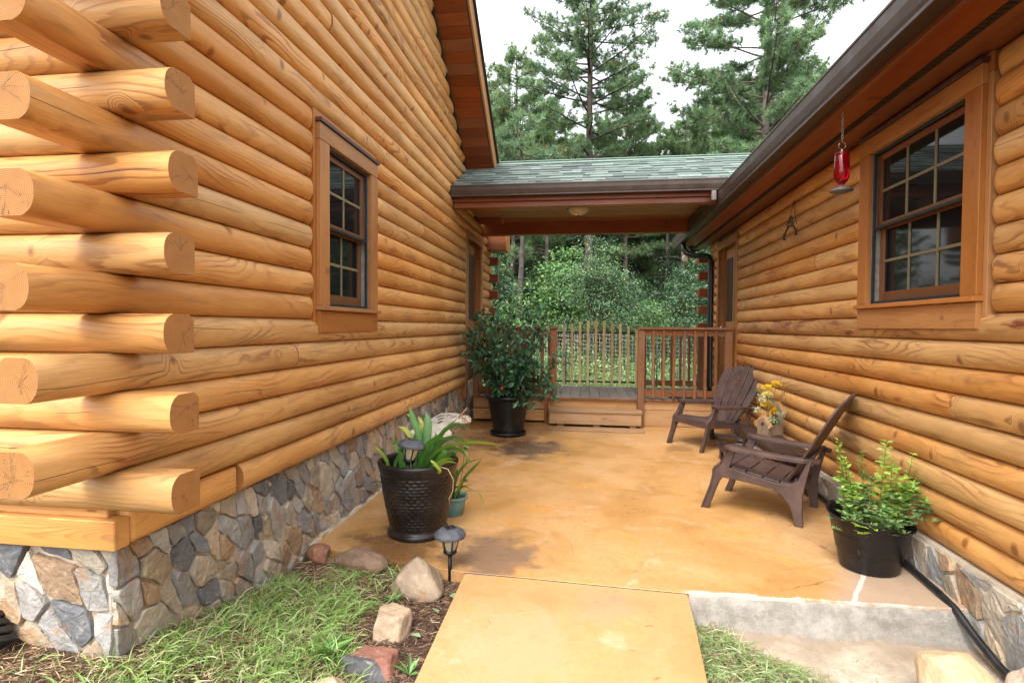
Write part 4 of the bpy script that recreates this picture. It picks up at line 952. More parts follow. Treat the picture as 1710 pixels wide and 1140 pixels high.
# ------------------------------------------------------------------ feeder and iron wall piece
t = thing('hummingbird_feeder', 'red glass hummingbird feeder hanging from the soffit by a chain', 'bird feeder', (1.598, 3.75, 2.77))
b = MB(); c = Vector((1.597, 3.75, 0))
for i in range(11):
    z = 2.765-i*.0165; n_ = 10; pts = []
    for k in range(n_+1):
        a = 2*math.pi*k/n_; r1 = .0065*math.cos(a); r2 = .011*math.sin(a)
        pts.append(c+Vector((r1 if i % 2 else 0, 0 if i % 2 else r1, z+r2)))
    b.tube(pts, .0016, 5)
pts = [c+Vector((.021*math.cos(a), 0, 2.562+.021*math.sin(a))) for a in [2*math.pi*k/20 for k in range(21)]]; b.tube(pts, .0018, 6)
b.tube([c+Vector((0, 0, 2.542)), c+Vector((0, 0, 2.515))], .006, 8); b.build('chain', M['chain'], t)
b = MB(); b.lathe([(0, .0), (.040, 0), (.044, -.004), (.044, -.012), (.040, -.018), (.044, -.024), (.045, -.10), (.044, -.155), (.034, -.18), (.018, -.195), (.014, -.205), (.018, -.215), (0, -.216)], (c.x, c.y, 2.516), 28); b.build('bottle', M['redglass'], t)
b = MB(); b.lathe([(0, -.20), (.014, -.205), (.02, -.215), (.045, -.224), (.066, -.236), (.068, -.240), (.060, -.246), (.03, -.256), (0, -.260)], (c.x, c.y, 2.516), 28); b.build('tray', simple('feeder_tray', (.10, .105, .11), .4, .3, 20, .2), t)
t = thing('iron_wall_hook', 'small black wrought iron ornament hanging on the logs by a cord', 'wall ornament', (1.92, 5.5, 2.45))
b = MB(); top = (1.925, 5.485, 2.60)
b.tube([top, (1.915, 5.60, 2.42), (1.915, 5.62, 2.36)], .0028, 6); b.tube([top, (1.915, 5.42, 2.42), (1.915, 5.38, 2.36)], .0028, 6)
b.lathe([(0, -.008), (.008, 0), (0, .008)], top, 8); b.build('cord', M['blackmetal'], t)
b = MB(); arc = [(1.905, 5.52+.15*math.sin(a), 2.27+.10*math.cos(a)) for a in np.linspace(-1.35, 1.35, 14)]
b.tube(arc, .0085, 8)
for i, y_ in enumerate((5.60, 5.565, 5.525, 5.49, 5.455, 5.42)):
    zb = 2.27+.10*math.sqrt(max(0, 1-((y_-5.52)/.15)**2)); hh_ = (.07, .06, .085, .09, .075, .05)[i]
    b.tube([(1.905, y_, zb), (1.903, y_+.006, zb+hh_*.6), (1.905, y_-.008, zb+hh_)], .004, 6)
    b.lathe([(0, -.008), (.007, 0), (0, .008)], (1.905, y_-.008, zb+hh_), 8)
for s_ in (-1, 1):
    b.lathe([(0, -.02), (.014, -.01), (.010, .01), (0, .03)], (1.905, 5.52+s_*.15, 2.275), 8)
    b.tube([(1.905, 5.52+s_*.145, 2.29), (1.905, 5.52+s_*.18, 2.30), (1.905, 5.52+s_*.185, 2.33)], .004, 6)
b.build('scroll_arch', M['blackmetal'], t)

# ------------------------------------------------------------------ chairs
def obj_at(root_loc, fw, build):
    """build in local coords (side=+x, forward=+y)"""
    return None
def make_chair(label):
    t = thing('adirondack_chair', label, 'chair')
    # side polygons are (forward, z), extruded sideways
    fr_ = ((0, 0, 0), (0, 1, 0), (0, 0, 1), (1, 0, 0))
    for s in (-1, 1):
        a, b_ = (.262, .292) if s > 0 else (-.292, -.262)
        b = MB(); b.prism([(.330, 0), (.276, 0), (.232, .13), (.197, .225), (.165, .275), (.130, .33), (.078, .478), (.140, .478), (.172, .40), (.205, .354), (.228, .34), (.243, .31), (.243, .27), (.262, .19)], a, b_, fr_)
        # outer flange that gives the leg its channel
        o0, o1 = (b_-.002, b_+.012) if s > 0 else (a-.012, a+.002)
        b.prism([(.333, 0), (.320, 0), (.252, .19), (.233, .27), (.232, .31), (.220, .332), (.196, .345), (.132, .47), (.143, .478), (.176, .40), (.209, .358), (.232, .343), (.248, .31), (.248, .27), (.266, .19)], o0, o1, fr_)
        b.build('front_leg', M['chair'], t, bevel=.005, seg=2)
        b = MB()
        b.prism([(-.385, 0), (-.330, 0), (-.322, .06), (-.295, .145), (-.245, .205), (-.18, .238), (-.02, .252), (.12, .258), (.20, .262), (.20, .345), (.10, .338), (-.06, .308), (-.20, .286), (-.30, .292), (-.345, .325), (-.405, .47), (-.435, .49), (-.405, .36), (-.378, .22), (-.378, .1)], a+.001, b_-.001, fr_)
        b.build('rear_leg', M['chair'], t, bevel=.005, seg=2)
        # arm: flat board, widening to the front and wrapping to the back
        b = MB(); n = 14; vs = []; fs = []
        for i in range(n+1):
            u_ = i/n; y = .155-u_*.63; z = .515-.03*u_-.004*math.sin(u_*3.14)
            wi = .243+.0*u_; wo = .345-.035*u_**2
            if u_ > .8: q = (u_-.8)/.2; wi -= .05*q; wo -= .075*q*q
            if i == 0: wi += .015; wo -= .018
            for (x_, zz) in ((wi, z), (wo, z), (wo, z-.030), (wo-.012, z-.030), (wo-.012, z-.015), (wi+.012, z-.015), (wi+.012, z-.030), (wi, z-.030)): vs.append((s*x_, y, zz))
        for i in range(n):
            for k in range(8): fs.append((i*8+k, i*8+(k+1) % 8, (i+1)*8+(k+1) % 8, (i+1)*8+k))
        fs += [tuple(range(8))[::-1], tuple(range(n*8, n*8+8))]
        b.add(vs, fs); b.build('armrest', M['chair'], t, bevel=.004, seg=2)
    # seat: five slats following the dip
    yc = [.245, .17, .07, -.04, -.15, -.26, -.345]; zc = [.325, .352, .343, .320, .300, .290, .292]
    b = MB()
    for i in range(5):
        y0 = .235-i*.115; y1 = y0-.107; z0 = np.interp(-y0, [-v for v in yc], zc); z1 = np.interp(-y1, [-v for v in yc], zc)
        d = Vector((0, y1-y0, z1-z0)); L = d.length; d.normalize()
        b.box(Vector((0, (y0+y1)/2, (z0+z1)/2-.009)), (.522, L, .018), ((1, 0, 0), d, d.cross(Vector((1, 0, 0)))))
        for s in (-1, 1): b.box(Vector((s*.17, (y0+y1)/2-.055, (z0+z1)/2-.014)), (.03, .03, .014))
    b.bx(-.262, .262, .222, .24, .262, .335)
    b.bx(-.262, .262, -.335, -.318, .22, .285)
    b.build('seat', M['chair'], t, bevel=.004, seg=2)
    # fan back: five curved slats
    bot = Vector((0, -.285, .285)); top = Vector((0, -.635, .945)); d = (top-bot); H_ = d.length; d.normalize(); nrm = Vector((0, d.z, -d.y))
    b = MB(); ns = 5
    for i in range(ns):
        u0, u1 = -1+2*i/ns, -1+2*(i+1)/ns; g_ = .0095
        m_ = 14; vs = []; fs = []
        for j in range(m_+1):
            h = j/m_
            hw = .20+.125*math.sin(min(1, h*1.25)*math.pi/2)-.03*max(0, h-.8)*5*max(0,h-.8)
            row = []
            for q in range(4):
                u_ = u0+(u1-u0)*q/3; x = u_*hw+(g_ if q == 0 else -g_ if q == 3 else 0)*(0 if (q == 0 and i == 0) or (q == 3 and i == ns-1) else 1)
                # rounded crown line
                Htop = H_*(1-.13*abs(u_)**2.2)
                a = Htop*h
                if h > .93:
                    cu = (u0+u1)/2; x = cu*hw+(x-cu*hw)*(1-.12*((h-.93)/.07)**2)
                cup = .028*(u_*u_)*(1-.4*h)
                row.append(bot+Vector((x, 0, 0))+d*a+nrm*cup)
            for p in row: vs.append(p)
            for p in row: vs.append(p-nrm*.014)
        for j in range(m_):
            o = j*8; o2 = o+8
            for q in range(3):
                fs.append((o+q, o+q+1, o2+q+1, o2+q)); fs.append((o+4+q, o2+4+q, o2+5+q, o+5+q))
            fs.append((o, o2, o2+4, o+4)); fs.append((o+3, o+7, o2+7, o2+3))
        fs += [(0, 4, 5, 1), (1, 5, 6, 2), (2, 6, 7, 3)]; o = m_*8; fs += [(o, o+1, o+5, o+4), (o+1, o+2, o+6, o+5), (o+2, o+3, o+7, o+6)]
        b.add(vs, fs, smooth=False)
    # ties between slats
    for hh_ in (.10, .52, .86):
        w_ = .20+.125*math.sin(min(1, hh_*1.25)*math.pi/2)
        for i in range(ns-1):
            u_ = -1+2*(i+1)/ns; b.box(bot+Vector((u_*w_, 0, 0))+d*(H_*hh_)+nrm*(.028*u_*u_*(1-.4*hh_)-.010), (.02, .03, .010), ((1, 0, 0), d, nrm))
    b.build('backrest', M['chair'], t, bevel=.003, seg=2)
    b = MB(); c_ = bot+d*.24-nrm*.024
    b.box(c_, (.42, .05, .018), ((1, 0, 0), d, nrm))
    b.box(bot+d*.03-nrm*.018, (.44, .05, .018), ((1, 0, 0), d, nrm)); b.build('back_brace', M['chair'], t, bevel=.004)
    return t
def copy_thing(root):
    r = root.copy(); COL.objects.link(r)
    for ch in list(root.children):
        c = ch.copy(); COL.objects.link(c); c.parent = r; c.matrix_parent_inverse = ch.matrix_parent_inverse
        for g_ in ch.children:
            e = g_.copy(); COL.objects.link(e); e.parent = c
    return r
c1 = make_chair('brown adirondack chair near the herb pot, seen from its side')
c1['group'] = 'adirondack chairs on the patio'
c2 = copy_thing(c1); c2['label'] = 'brown adirondack chair beside the deck, its fan back turned to the log wall'
def face(o, loc, f): o.location = loc; o.rotation_euler = (0, 0, math.atan2(f[1], f[0])-math.pi/2)
face(c1, (1.335, 4.475, 0), (-.855, .5185))
face(c2, (1.41, 6.70, 0), (-.865, -.502))

# ------------------------------------------------------------------ two-tier side bench, planter with marigolds
t = thing('plastic_side_bench', 'long dark brown two-level plastic side table between the chairs', 'side table', (1.68, 5.3, 0))
b = MB(); fr_ = ((0, 0, 0), (1, 0, 0), (0, 1, 0), (0, 0, 1))
b.prism([(1.60, 4.81), (1.64, 4.735), (1.737, 4.73), (1.737, 5.98), (1.60, 5.95)], .325, .36, fr_); b.prism([(1.743, 4.73), (1.845, 4.735), (1.885, 4.81), (1.885, 5.95), (1.743, 5.98)], .325, .36, fr_)
b.build('upper_top', M['chair2'], t, bevel=.006, seg=2)
b = MB(); b.prism([(1.40, 5.22), (1.44, 5.15), (1.522, 5.15), (1.522, 6.12), (1.40, 6.10)], .12, .15, fr_); b.prism([(1.527, 5.15), (1.63, 5.15), (1.645, 5.22), (1.645, 6.10), (1.527, 6.12)], .12, .15, fr_)
b.build('lower_top', M['chair2'], t, bevel=.006, seg=2)
for (x, y, z) in ((1.62, 4.79, .324), (1.83, 4.79, .324), (1.62, 5.86, .324), (1.83, 5.86, .324), (1.42, 5.24, .119), (1.42, 6.0, .119), (1.59, 6.0, .119)):
    b = MB(); b.bx(x, x+.035, y, y+.06, 0, z); b.build('leg', M['chair2'], t, bevel=.004)
b = MB(); b.bx(1.62, 1.865, 4.80, 4.82, .08, .15); b.bx(1.85, 1.865, 4.825, 5.86, .08, .15); b.bx(1.62, 1.635, 4.825, 5.86, .27, .324); b.bx(1.62, 1.865, 4.80, 4.82, .27, .324); b.build('apron', M['chair2'], t, bevel=.003)
t = thing('birdhouse_planter', 'beige wooden planter with a birdhouse gable at each end on the side table', 'planter', (1.78, 5.62, .36))
q = Vector((.87, .49, 0)).normalized(); sdv = Vector((q.y, -q.x, 0)); c0 = Vector((1.715, 5.56, .361))
def loc(a, s_, z): return c0+q*a+sdv*s_+Vector((0, 0, z))
b = MB(); 
b.box(loc(.085, -.0, .008), (.17, .135, .016), (q, sdv, (0, 0, 1)))
b.box(loc(.085, .062, .058), (.17, .012, .10), (q, sdv, (0, 0, 1))); b.box(loc(.085, -.062, .058), (.17, .012, .10), (q, sdv, (0, 0, 1)))
b.build('box', M['paper'], t, bevel=.002)
for a, h in ((-.008, .0), (.178, .12)):
    b = MB(); pr = [(-.064, 0), (.064, 0), (.064, .105+h), (0, .175+h), (-.064, .105+h)]
    b.prism(pr, -.008, .008, (loc(a, 0, 0), sdv, (0, 0, 1), q)); g1 = b.build('gable', M['paper'], t, bevel=.001)
    b = MB(); 
    for s_ in (-1, 1):
        p0 = loc(a, 0, .186+h); p1 = loc(a, s_*.092, .088+h); b.beam(p0, p1, .05, .010, up=q)
        dd = (p1-p0)
    b.build('gable_roof', M['step'], g1)
    b = MB(); cc = loc(a-.009, 0, .112+h); b.tube([cc, cc-q*.003], .017, 16); b.build('hole_shade', M['soil'], g1)  # solid dark disc on the gable, painted for the shade inside an opening
    b = MB(); cc = loc(a-.012, 0, .07+h); b.tube([cc+q*.01, cc-q*.03], .004, 8); b.build('perch', M['paper'], g1)
b = MB(); b.box(loc(.085, 0, .095), (.165, .112, .01), (q, sdv, (0, 0, 1))); b.build('liner', M['soil'], t)
def P2W(u, v, Y):
    d = Vector((_R.x, _R.y, _R.z))*(u-855)+_U*(570-v)+_F*910
    return Vector((0, 0, 1.4))+d*(Y/d.y)
def leaf_tris(pts, dirs, size, width, fold=.25, up=(0, 0, 1)):
    """two-triangle folded leaves: returns (n*2*3,3)"""
    n = len(pts); d = unit(dirs); side = unit(np.cross(d, unit(np.array(up)+RNG.normal(size=(n, 3))*.35))); nr = np.cross(side, d)
    s_ = np.asarray(size).reshape(-1, 1) if hasattr(size, '__len__') else np.full((n, 1), size); w_ = s_*width
    A = pts; B = pts+d*s_; Cn = pts+d*s_*.5-nr*w_*fold*.0; L_ = pts+d*s_*.45+side*w_*.5+nr*w_*fold; R_ = pts+d*s_*.45-side*w_*.5+nr*w_*fold
    return np.stack([A, L_, B, A, B, R_], 1).reshape(-1, 3)
t = thing('marigold_plant', 'yellow marigolds with silvery leaves growing in the birdhouse planter', 'flowers', (1.72, 5.6, .52))
heads = [(1272, 643, .9), (1247, 657, 1), (1281, 651, 0), (1247, 680, 2), (1250, 716-30, 1), (1284, 698, 1)]
fl = [(1296, 643, 5.78), (1281, 649, 5.72), (1281, 660, 5.70), (1279, 676, 5.68), (1294, 688, 5.66)]
cols_f = [(.88, .66, .08), (.90, .72, .10), (.92, .82, .36), (.90, .70, .08), (.88, .62, .05)]
b = MB(); root = loc(.085, 0, .10)
for (u, v, Y) in fl:
    e = P2W(u, v, Y); b.tube([root+Vector((random.uniform(-.02, .02), 0, 0)), (root+e)/2+Vector((-.01, 0, -.01)), e], [.003, .0025, .002], 6)
b.tube([root, root+Vector((.05, -.02, .16)), P2W(1310, 653, 5.6)], .002, 6); b.tube([root, root+Vector((-.05, -.02, .14)), P2W(1266, 655, 5.6)], .002, 6)
b.build('stems', M['stem'], t)
for i, (u, v, Y) in enumerate(fl):
    c = np.array(P2W(u, v, Y)); n = 200; dr = rnd_unit(n); dr[:, 2] = np.abs(dr[:, 2])*.9-.15; dr = unit(dr)
    p = c+dr*.020*np.array([1.25, 1.25, .9]); V = leaf_tris(p, dr+RNG.normal(size=(n, 3))*.25, RNG.uniform(.022, .038, n), .9)
    cc = np.repeat(np.array(cols_f[i])*RNG.uniform(.75, 1.25, (n, 1)), 6, 0); cc[:, 1] *= 1
    triobj('flower_head', V, cc, M['petal'], t)
P_, D_, S_, C_ = [], [], [], []
for (u, v, Y, n, sp, pale) in [(1273, 667, 5.55, 60, .035, 1), (1265, 684, 5.55, 60, .03, 1), (1288, 702, 5.53, 70, .04, .8), (1304, 692, 5.5, 50, .03, .8), (1270, 640+12, 5.6, 40, .03, .2), (1297, 708, 5.6, 120, .05, .1), (1285, 665, 5.6, 60, .04, .3), (1310, 655, 5.6, 20, .03, .1), (1290, 672, 5.6, 50, .04, .3)]:
    c = np.array(P2W(u, v, Y)); P_.append(c+RNG.normal(size=(n, 3))*sp*.5); D_.append(rnd_unit(n)+np.array([0, 0, .1])); S_.append(RNG.uniform(.015, .03, n))
    base = np.array((.09, .15, .03))*(1-pale)+np.array((.48, .55, .38))*pale; C_.append(base*RNG.uniform(.7, 1.2, (n, 1)))
V = leaf_tris(np.concatenate(P_), np.concatenate(D_), np.concatenate(S_), .42)
triobj('foliage', V, np.repeat(np.concatenate(C_), 6, 0), M['leaf'], t)
# ------------------------------------------------------------------ pots
def ribbon(mb, pts, w, col0, col1=None, fold=.25, roll=.6, tipcol=None):
    """strap leaf through points"""
    P = [np.array(p, float) for p in pts]; n = 14
    # catmull-rom
    Q = [2*P[0]-P[1]]+P+[2*P[-1]-P[-2]]; out = []
    m_ = len(P)-1
    for i in range(n+1):
        t = i/n*m_; k = min(int(t), m_-1); u = t-k; a, b_, c, d = Q[k:k+4]
        out.append(.5*((2*b_)+(-a+c)*u+(2*a-5*b_+4*c-d)*u*u+(-a+3*b_-3*c+d)*u**3))
    vs = []; cs = []; fs = []
    for i, p in enumerate(out):
        tg = unit(out[min(i+1, n)]-out[max(i-1, 0)])
        s1 = unit(np.cross(tg, [0, 1.0, 0])+1e-6); s2 = np.cross(tg, s1); ph_ = 1.55-roll
        sd = s1*math.cos(ph_)+s2*math.sin(ph_); nn = np.cross(sd, tg)
        u = i/n; ww = w*.5*(.62+.38*math.sin(min(1, u*1.6)*math.pi/2))*(1-u**5)*(1 if u < .75 else math.sqrt(max(0, 1-((u-.75)/.25)**2))+.02)
        vs += [p-sd*ww+nn*ww*fold, p, p+sd*ww+nn*ww*fold]
        c = np.array(col0)*(1-u)+np.array(col1 or col0)*u
        if tipcol and u > .88: c = np.array(tipcol)
        cs += [c*1.0, c*1.25, c*.92]
    for i in range(n): fs += [(i*3, i*3+1, i*3+4, i*3+3), (i*3+1, i*3+2, i*3+5, i*3+4)]
    b0 = len(mb.v); mb.add([tuple(v) for v in vs], fs, smooth=True)
    for i, c in enumerate(cs): mb.col[b0+i] = tuple(c)+(1,)
t = thing('planter_pot', 'big dark pot with basket weave relief holding strap-leaved lilies, left of the walk', 'plant pot', (-1.125, 3.56, 0))
b = MB(); C0 = (-1.125, 3.56); NT, NZ = 192, 110; vs = []; fs = []
def pot_r(z):
    zs = [0, .012, .03, .045, .06, .12, .2, .3, .4, .425, .432, .445, .47, .49, .50]; rs_ = [.198, .208, .205, .188, .186, .200, .218, .236, .249, .252, .258, .262, .270, .272, .262]
    return np.interp(z, zs, rs_)
for j in range(NZ+1):
    z = .498*j/NZ
    for i in range(NT):
        th = 2*math.pi*i/NT; r_ = float(pot_r(z))
        if .065 < z < .415:
            row = (z-.065)/.35*16; ri = int(row); fz = row-ri; cc = th/(2*math.pi)*30+(.5 if ri % 2 else 0); fx = cc-int(cc)
            bump_ = max(0, math.sin(fx*math.pi))**.4*max(0, math.sin(fz*math.pi))**.4
            r_ += .0065*bump_-.002
        vs.append((C0[0]+r_*math.cos(th), C0[1]+r_*math.sin(th), z))
for j in range(NZ):
    for i in range(NT): fs.append((j*NT+i, j*NT+(i+1) % NT, (j+1)*NT+(i+1) % NT, (j+1)*NT+i))
b.add(vs, fs, smooth=True)
b.lathe([(.262, .498), (.255, .502), (.247, .498), (.243, .47), (.236, .40), (.225, .30)], (C0[0], C0[1], 0), 64)
b.build('pot', M['brownblack'], t)
b = MB(); b.lathe([(0, .405), (.12, .40), (.24, .40)], (C0[0], C0[1], 0), 32); b.build('soil', M['soil'], t)
t = thing('strap_leaf_plant', 'lily-like plant with long arching green leaves, some yellowing, in the weave-relief pot', 'plant', (-1.08, 3.52, .4))
b = MB(); G1 = (.05, .16, .026); G2 = (.09, .24, .04); YG = (.26, .34, .04); YL = (.42, .44, .06); PL = (.13, .26, .09)
def L3(seq): return [P2W(*q_) if len(q_) == 3 else q_ for q_ in seq]
lv = [
 ([(703, 785, 3.58), (700, 730, 3.60), (690, 700, 3.62), (683, 677, 3.64)], .036, G1, G2, 1.2),
 ([(706, 785, 3.63), (697, 715, 3.66), (688, 697, 3.68), (677, 690, 3.70)], .022, YG, YL, 1.2),
 ([(712, 785, 3.60), (712, 735, 3.64), (714, 708, 3.66), (711, 686, 3.68)], .052, G1, PL, 1.35),
 ([(705, 785, 3.70), (707, 720, 3.72), (703, 705, 3.74), (698, 695, 3.76)], .028, YG, YL, 1.2),
 ([(695, 785, 3.68), (688, 735, 3.7), (677, 717, 3.72), (664, 711, 3.74)], .03, YG, YL, .9),
 ([(704, 785, 3.54), (722, 742, 3.5), (744, 716, 3.46), (766, 697, 3.44)], .016, G2, G2, .9),
 ([(712, 785, 3.54), (738, 725, 3.5), (765, 709, 3.46), (788, 719, 3.42)], .032, G1, PL, .75),
 ([(699, 788, 3.46), (711, 750, 3.42), (730, 733, 3.38), (754, 734, 3.34)], .036, G1, G2, .95),
 ([(714, 785, 3.50), (735, 742, 3.46), (762, 731, 3.42), (786, 749, 3.40)], .036, G1, PL, .75),
 ([(703, 788, 3.48), (735, 751, 3.42), (790, 739, 3.36), (845, 744, 3.32)], .030, G1, YG, .8),
 ([(712, 785, 3.52), (737, 753, 3.48), (764, 751, 3.45), (781, 764, 3.43)], .040, G1, G2, .8),
 ([(703, 792, 3.42), (728, 775, 3.38), (745, 766, 3.36), (763, 767, 3.33)], .020, YG, YG, .8),
 ([(706, 792, 3.42), (730, 778, 3.36), (748, 771, 3.34), (766, 774, 3.32)], .030, G2, YG, .8),
 ([(672, 790, 3.44), (670, 754, 3.42), (679, 759, 3.38), (687, 778, 3.34)], .036, G1, PL, .9),
 ([(678, 790, 3.44), (672, 760, 3.42), (664, 750, 3.41), (656, 744, 3.40)], .020, G2, G2, .9),
 ([(650, 795, 3.50), (647, 772, 3.48), (637, 755, 3.46), (625, 745, 3.44)], .020, G1, YG, .9),
 ([(658, 795, 3.56), (660, 775, 3.56), (664, 765, 3.56), (667, 756, 3.56)], .022, G1, G1, 1.2),
 ([(668, 795, 3.52), (669, 775, 3.52), (671, 765, 3.52), (673, 757, 3.52)], .016, G1, G1, 1.2),
 ([(716, 790, 3.56), (722, 755, 3.56), (727, 740, 3.58), (728, 720, 3.60)], .034, G1, G1, 1.2),
 ([(720, 788, 3.50), (735, 765, 3.48), (742, 755, 3.47), (738, 745, 3.47)], .036, G1, G2, 1.2),
 ([(727, 788, 3.60), (745, 765, 3.62), (757, 758, 3.64), (762, 770, 3.66)], .030, G1, G1, 1.1),
 ([(715, 792, 3.40), (735, 788, 3.36), (725, 773, 3.33), (718, 768, 3.33)], .018, YG, YG, 1.0),
 ([(690, 790, 3.70), (676, 750, 3.74), (663, 738, 3.78), (650, 742, 3.80)], .026, G1, G2, .9),
 ([(695, 785, 3.66), (692, 745, 3.7), (696, 725, 3.72), (700, 712, 3.74)], .03, G1, G1, 1.2)]
for seq, w_, a, c_, ro in lv: ribbon(b, L3(seq), w_*1.3, a, c_, roll=ro, tipcol=(.30, .12, .05) if seq[-1][0] in (766, 763) else None)
b.build('leaves', M['leaf'], t, recalc=False)
b = MB(); b.tube(L3([(735, 779, 3.31), (748, 783, 3.295), (757, 800, 3.29), (756, 820, 3.295), (750, 832, 3.30), (751, 845, 3.30)]), .0028, 6, col=(.5, .36, .22)); b.build('dry_stalk', simple('dry_stalk', (.46, .30, .18), .8), t)
b = MB(); b.tube(L3([(766, 697, 3.44), (772, 690, 3.44), (780, 681, 3.44)]), .005, 6)
for (u, v) in ((772, 697), (777, 693), (783, 694), (776, 702), (782, 705)): b.tube(L3([(769, 692, 3.44), (u, v, 3.43), (u+1, v+8, 3.43)]), [.004, .003, .001], 5)
b.build('seed_head', simple('seed_head', (.24, .13, .06), .8), t)
# teal pot
t = thing('small_pot', 'small teal pot tucked behind the big weave-relief pot', 'plant pot', (-.98, 3.94, 0))
b = MB(); b.lathe([(0, 0), (.074, 0), (.078, .012), (.080, .02), (.084, .022), (.094, .10), (.104, .118), (.112, .12), (.113, .140), (.108, .145), (.102, .142), (.098, .12)], (-.98, 3.94, 0), 40); b.build('pot', M['tealpot'], t)
b = MB(); b.lathe([(0, .125), (.1, .122)], (-.98, 3.94, 0), 24); b.build('soil', M['soil'], t)
t = thing('leafy_plant', 'young plant with a few long leaves and a thin vine in the small teal pot', 'plant', (-.98, 3.94, .12))
b = MB()
for seq, w_, a, c_, ro in [
 ([(757, 832, 3.94), (762, 800, 3.9), (778, 775, 3.86), (808, 764, 3.82)], .026, G1, PL, .8), ([(762, 832, 3.94), (775, 800, 3.9), (790, 782, 3.88), (806, 766, 3.86)], .026, G1, G1, .9),
 ([(765, 832, 3.94), (785, 818, 3.88), (803, 828, 3.84), (814, 860, 3.80)], .013, YG, YG, .8), ([(760, 832, 3.9), (768, 810, 3.86), (778, 803, 3.84), (785, 806, 3.82)], .024, YG, YG, .8),
 ([(755, 832, 3.94), (760, 815, 3.9), (775, 812, 3.88), (789, 817, 3.86)], .018, G1, G2, .8), ([(750, 832, 3.94), (757, 810, 3.94), (762, 790, 3.94), (765, 780, 3.94)], .02, G1, G1, 1.1), ([(752, 830, 3.9), (762, 823, 3.86), (775, 812, 3.84), (790, 809, 3.8)], .016, G2, G2, .8)]:
    ribbon(b, L3(seq), w_, a, c_, roll=ro)
b.build('leaves', M['leaf'], t, recalc=False)
b = MB(); b.tube(L3([(762, 830, 3.9), (772, 790, 3.86), (775, 760, 3.82), (774, 744, 3.8)]), .0022, 5); b.build('stem', M['stem'], t)
pp = np.array([P2W(u, v, 3.82) for u, v in [(774, 744), (776, 752), (778, 766), (773, 778), (775, 790), (770, 803), (779, 742), (776, 748)]*3]); dd = rnd_unit(len(pp)); dd[:, 0] += .8; dd[:, 2] *= .4
triobj('vine_leaves', leaf_tris(pp, dd, .055, .38), np.repeat(np.array([[.10, .22, .04]])*RNG.uniform(.7, 1.3, (len(pp), 1)), 6, 0), M['leaf'], t)
# bush pot
CB = (-1.0, 6.98)
t = thing('planter_pot', 'tall glossy black pot on a saucer beside the deck steps, holding a bush', 'plant pot', (CB[0], CB[1], 0))
b = MB(); b.lathe([(.0, .03), (.185, .03), (.19, .05), (.222, .22), (.252, .40), (.262, .455), (.272, .46), (.292, .475), (.303, .49), (.305, .505), (.298, .512), (.283, .508), (.272, .48), (.26, .42)], (CB[0], CB[1], 0), 56); b.build('pot', M['blackplastic'], t)
b = MB(); b.lathe([(0, .001), (.20, .001), (.225, .012), (.235, .035), (.232, .048), (.222, .046), (.215, .028), (0, .026)], (CB[0], CB[1], 0), 56); b.build('saucer', M['blackplastic'], t)
b = MB(); b.lathe([(0, .45), (.265, .445)], (CB[0], CB[1], 0), 32); b.build('soil', M['soil'], t)
def bush(t, base, tips, nleaf, size, width, cols, mat, stemmat, sr=.012, droop=.1, spread=.09):
    """stems from base to the tips, leaves in loose whorls along the outer half of each stem"""
    b = MB(); P_, D_ = [], []
    for tp in tips:
        tp = np.array(tp); bs = np.array(base)+RNG.normal(size=3)*np.array([.03, .03, 0]); m1 = bs+(tp-bs)*.4+np.array([0, 0, .12*np.linalg.norm(tp-bs)])+RNG.normal(size=3)*.03
        pts = [bs*(1-u)**2+m1*2*u*(1-u)+tp*u*u for u in np.linspace(0, 1, 7)]
        b.tube(pts, [sr*(1-.8*u) for u in np.linspace(0, 1, 7)], 6)
        for k in range(nleaf//len(tips)):
            u = 1-RNG.random()**1.6*.62; p = bs*(1-u)**2+m1*2*u*(1-u)+tp*u*u; o = rnd_unit(1)[0]*spread*RNG.random()**.5
            P_.append(p+o); D_.append(o/spread+(tp-bs)*.25+rnd_unit(1)[0]*.5-np.array([0, 0, droop]))
    b.build('stems', stemmat, t)
    P_ = np.array(P_); D_ = np.array(D_); n = len(P_); ci = RNG.integers(0, len(cols), n); cc = np.array(cols)[ci]*RNG.uniform(.7, 1.35, (n, 1)); cc[RNG.random(n) < .012] = (.30, .05, .03)
    V = leaf_tris(P_, D_, RNG.uniform(.75, 1.2, n)*size, width, .2)
    return triobj('foliage', V, np.repeat(cc, 6, 0), mat, t)
t = thing('potted_bush', 'dark green glossy leaved bush growing in the pot beside the deck steps', 'bush', (CB[0], CB[1], .45))
tips = []
rs = np.random.default_rng(5)
for i in range(50):
    a = rs.uniform(0, 2*math.pi); h = rs.random(); rr = (.30+.34*math.sin(min(1, h*1.5)*math.pi/2)*(1-.45*h))*rs.uniform(.55, 1.05)
    tips.append((CB[0]+.03+rr*math.cos(a)*1.05, CB[1]-.05+rr*math.sin(a)*.8, .62+h*.95))
tips += [(-.36, 6.9, .62), (-.40, 6.75, .55), (-.45, 6.8, .72), (-.30, 6.95, 1.0), (-1.55, 6.95, 1.25), (-1.5, 6.9, 1.1), (-.95, 6.8, 1.62), (-.5, 6.8, 1.35), (-1.2, 6.9, 1.55), (-.62, 6.6, .47), (-.75, 6.62, .5), (-.38, 7.0, .85), (-.55, 6.7, .9), (-1.35, 6.75, .9)]
bush(t, (CB[0], CB[1], .44), tips, 2500, .085, .62, [(.030, .090, .045), (.042, .125, .055), (.075, .19, .085), (.035, .105, .048)], M['leaf'], M['twig'], sr=.010, spread=.10)
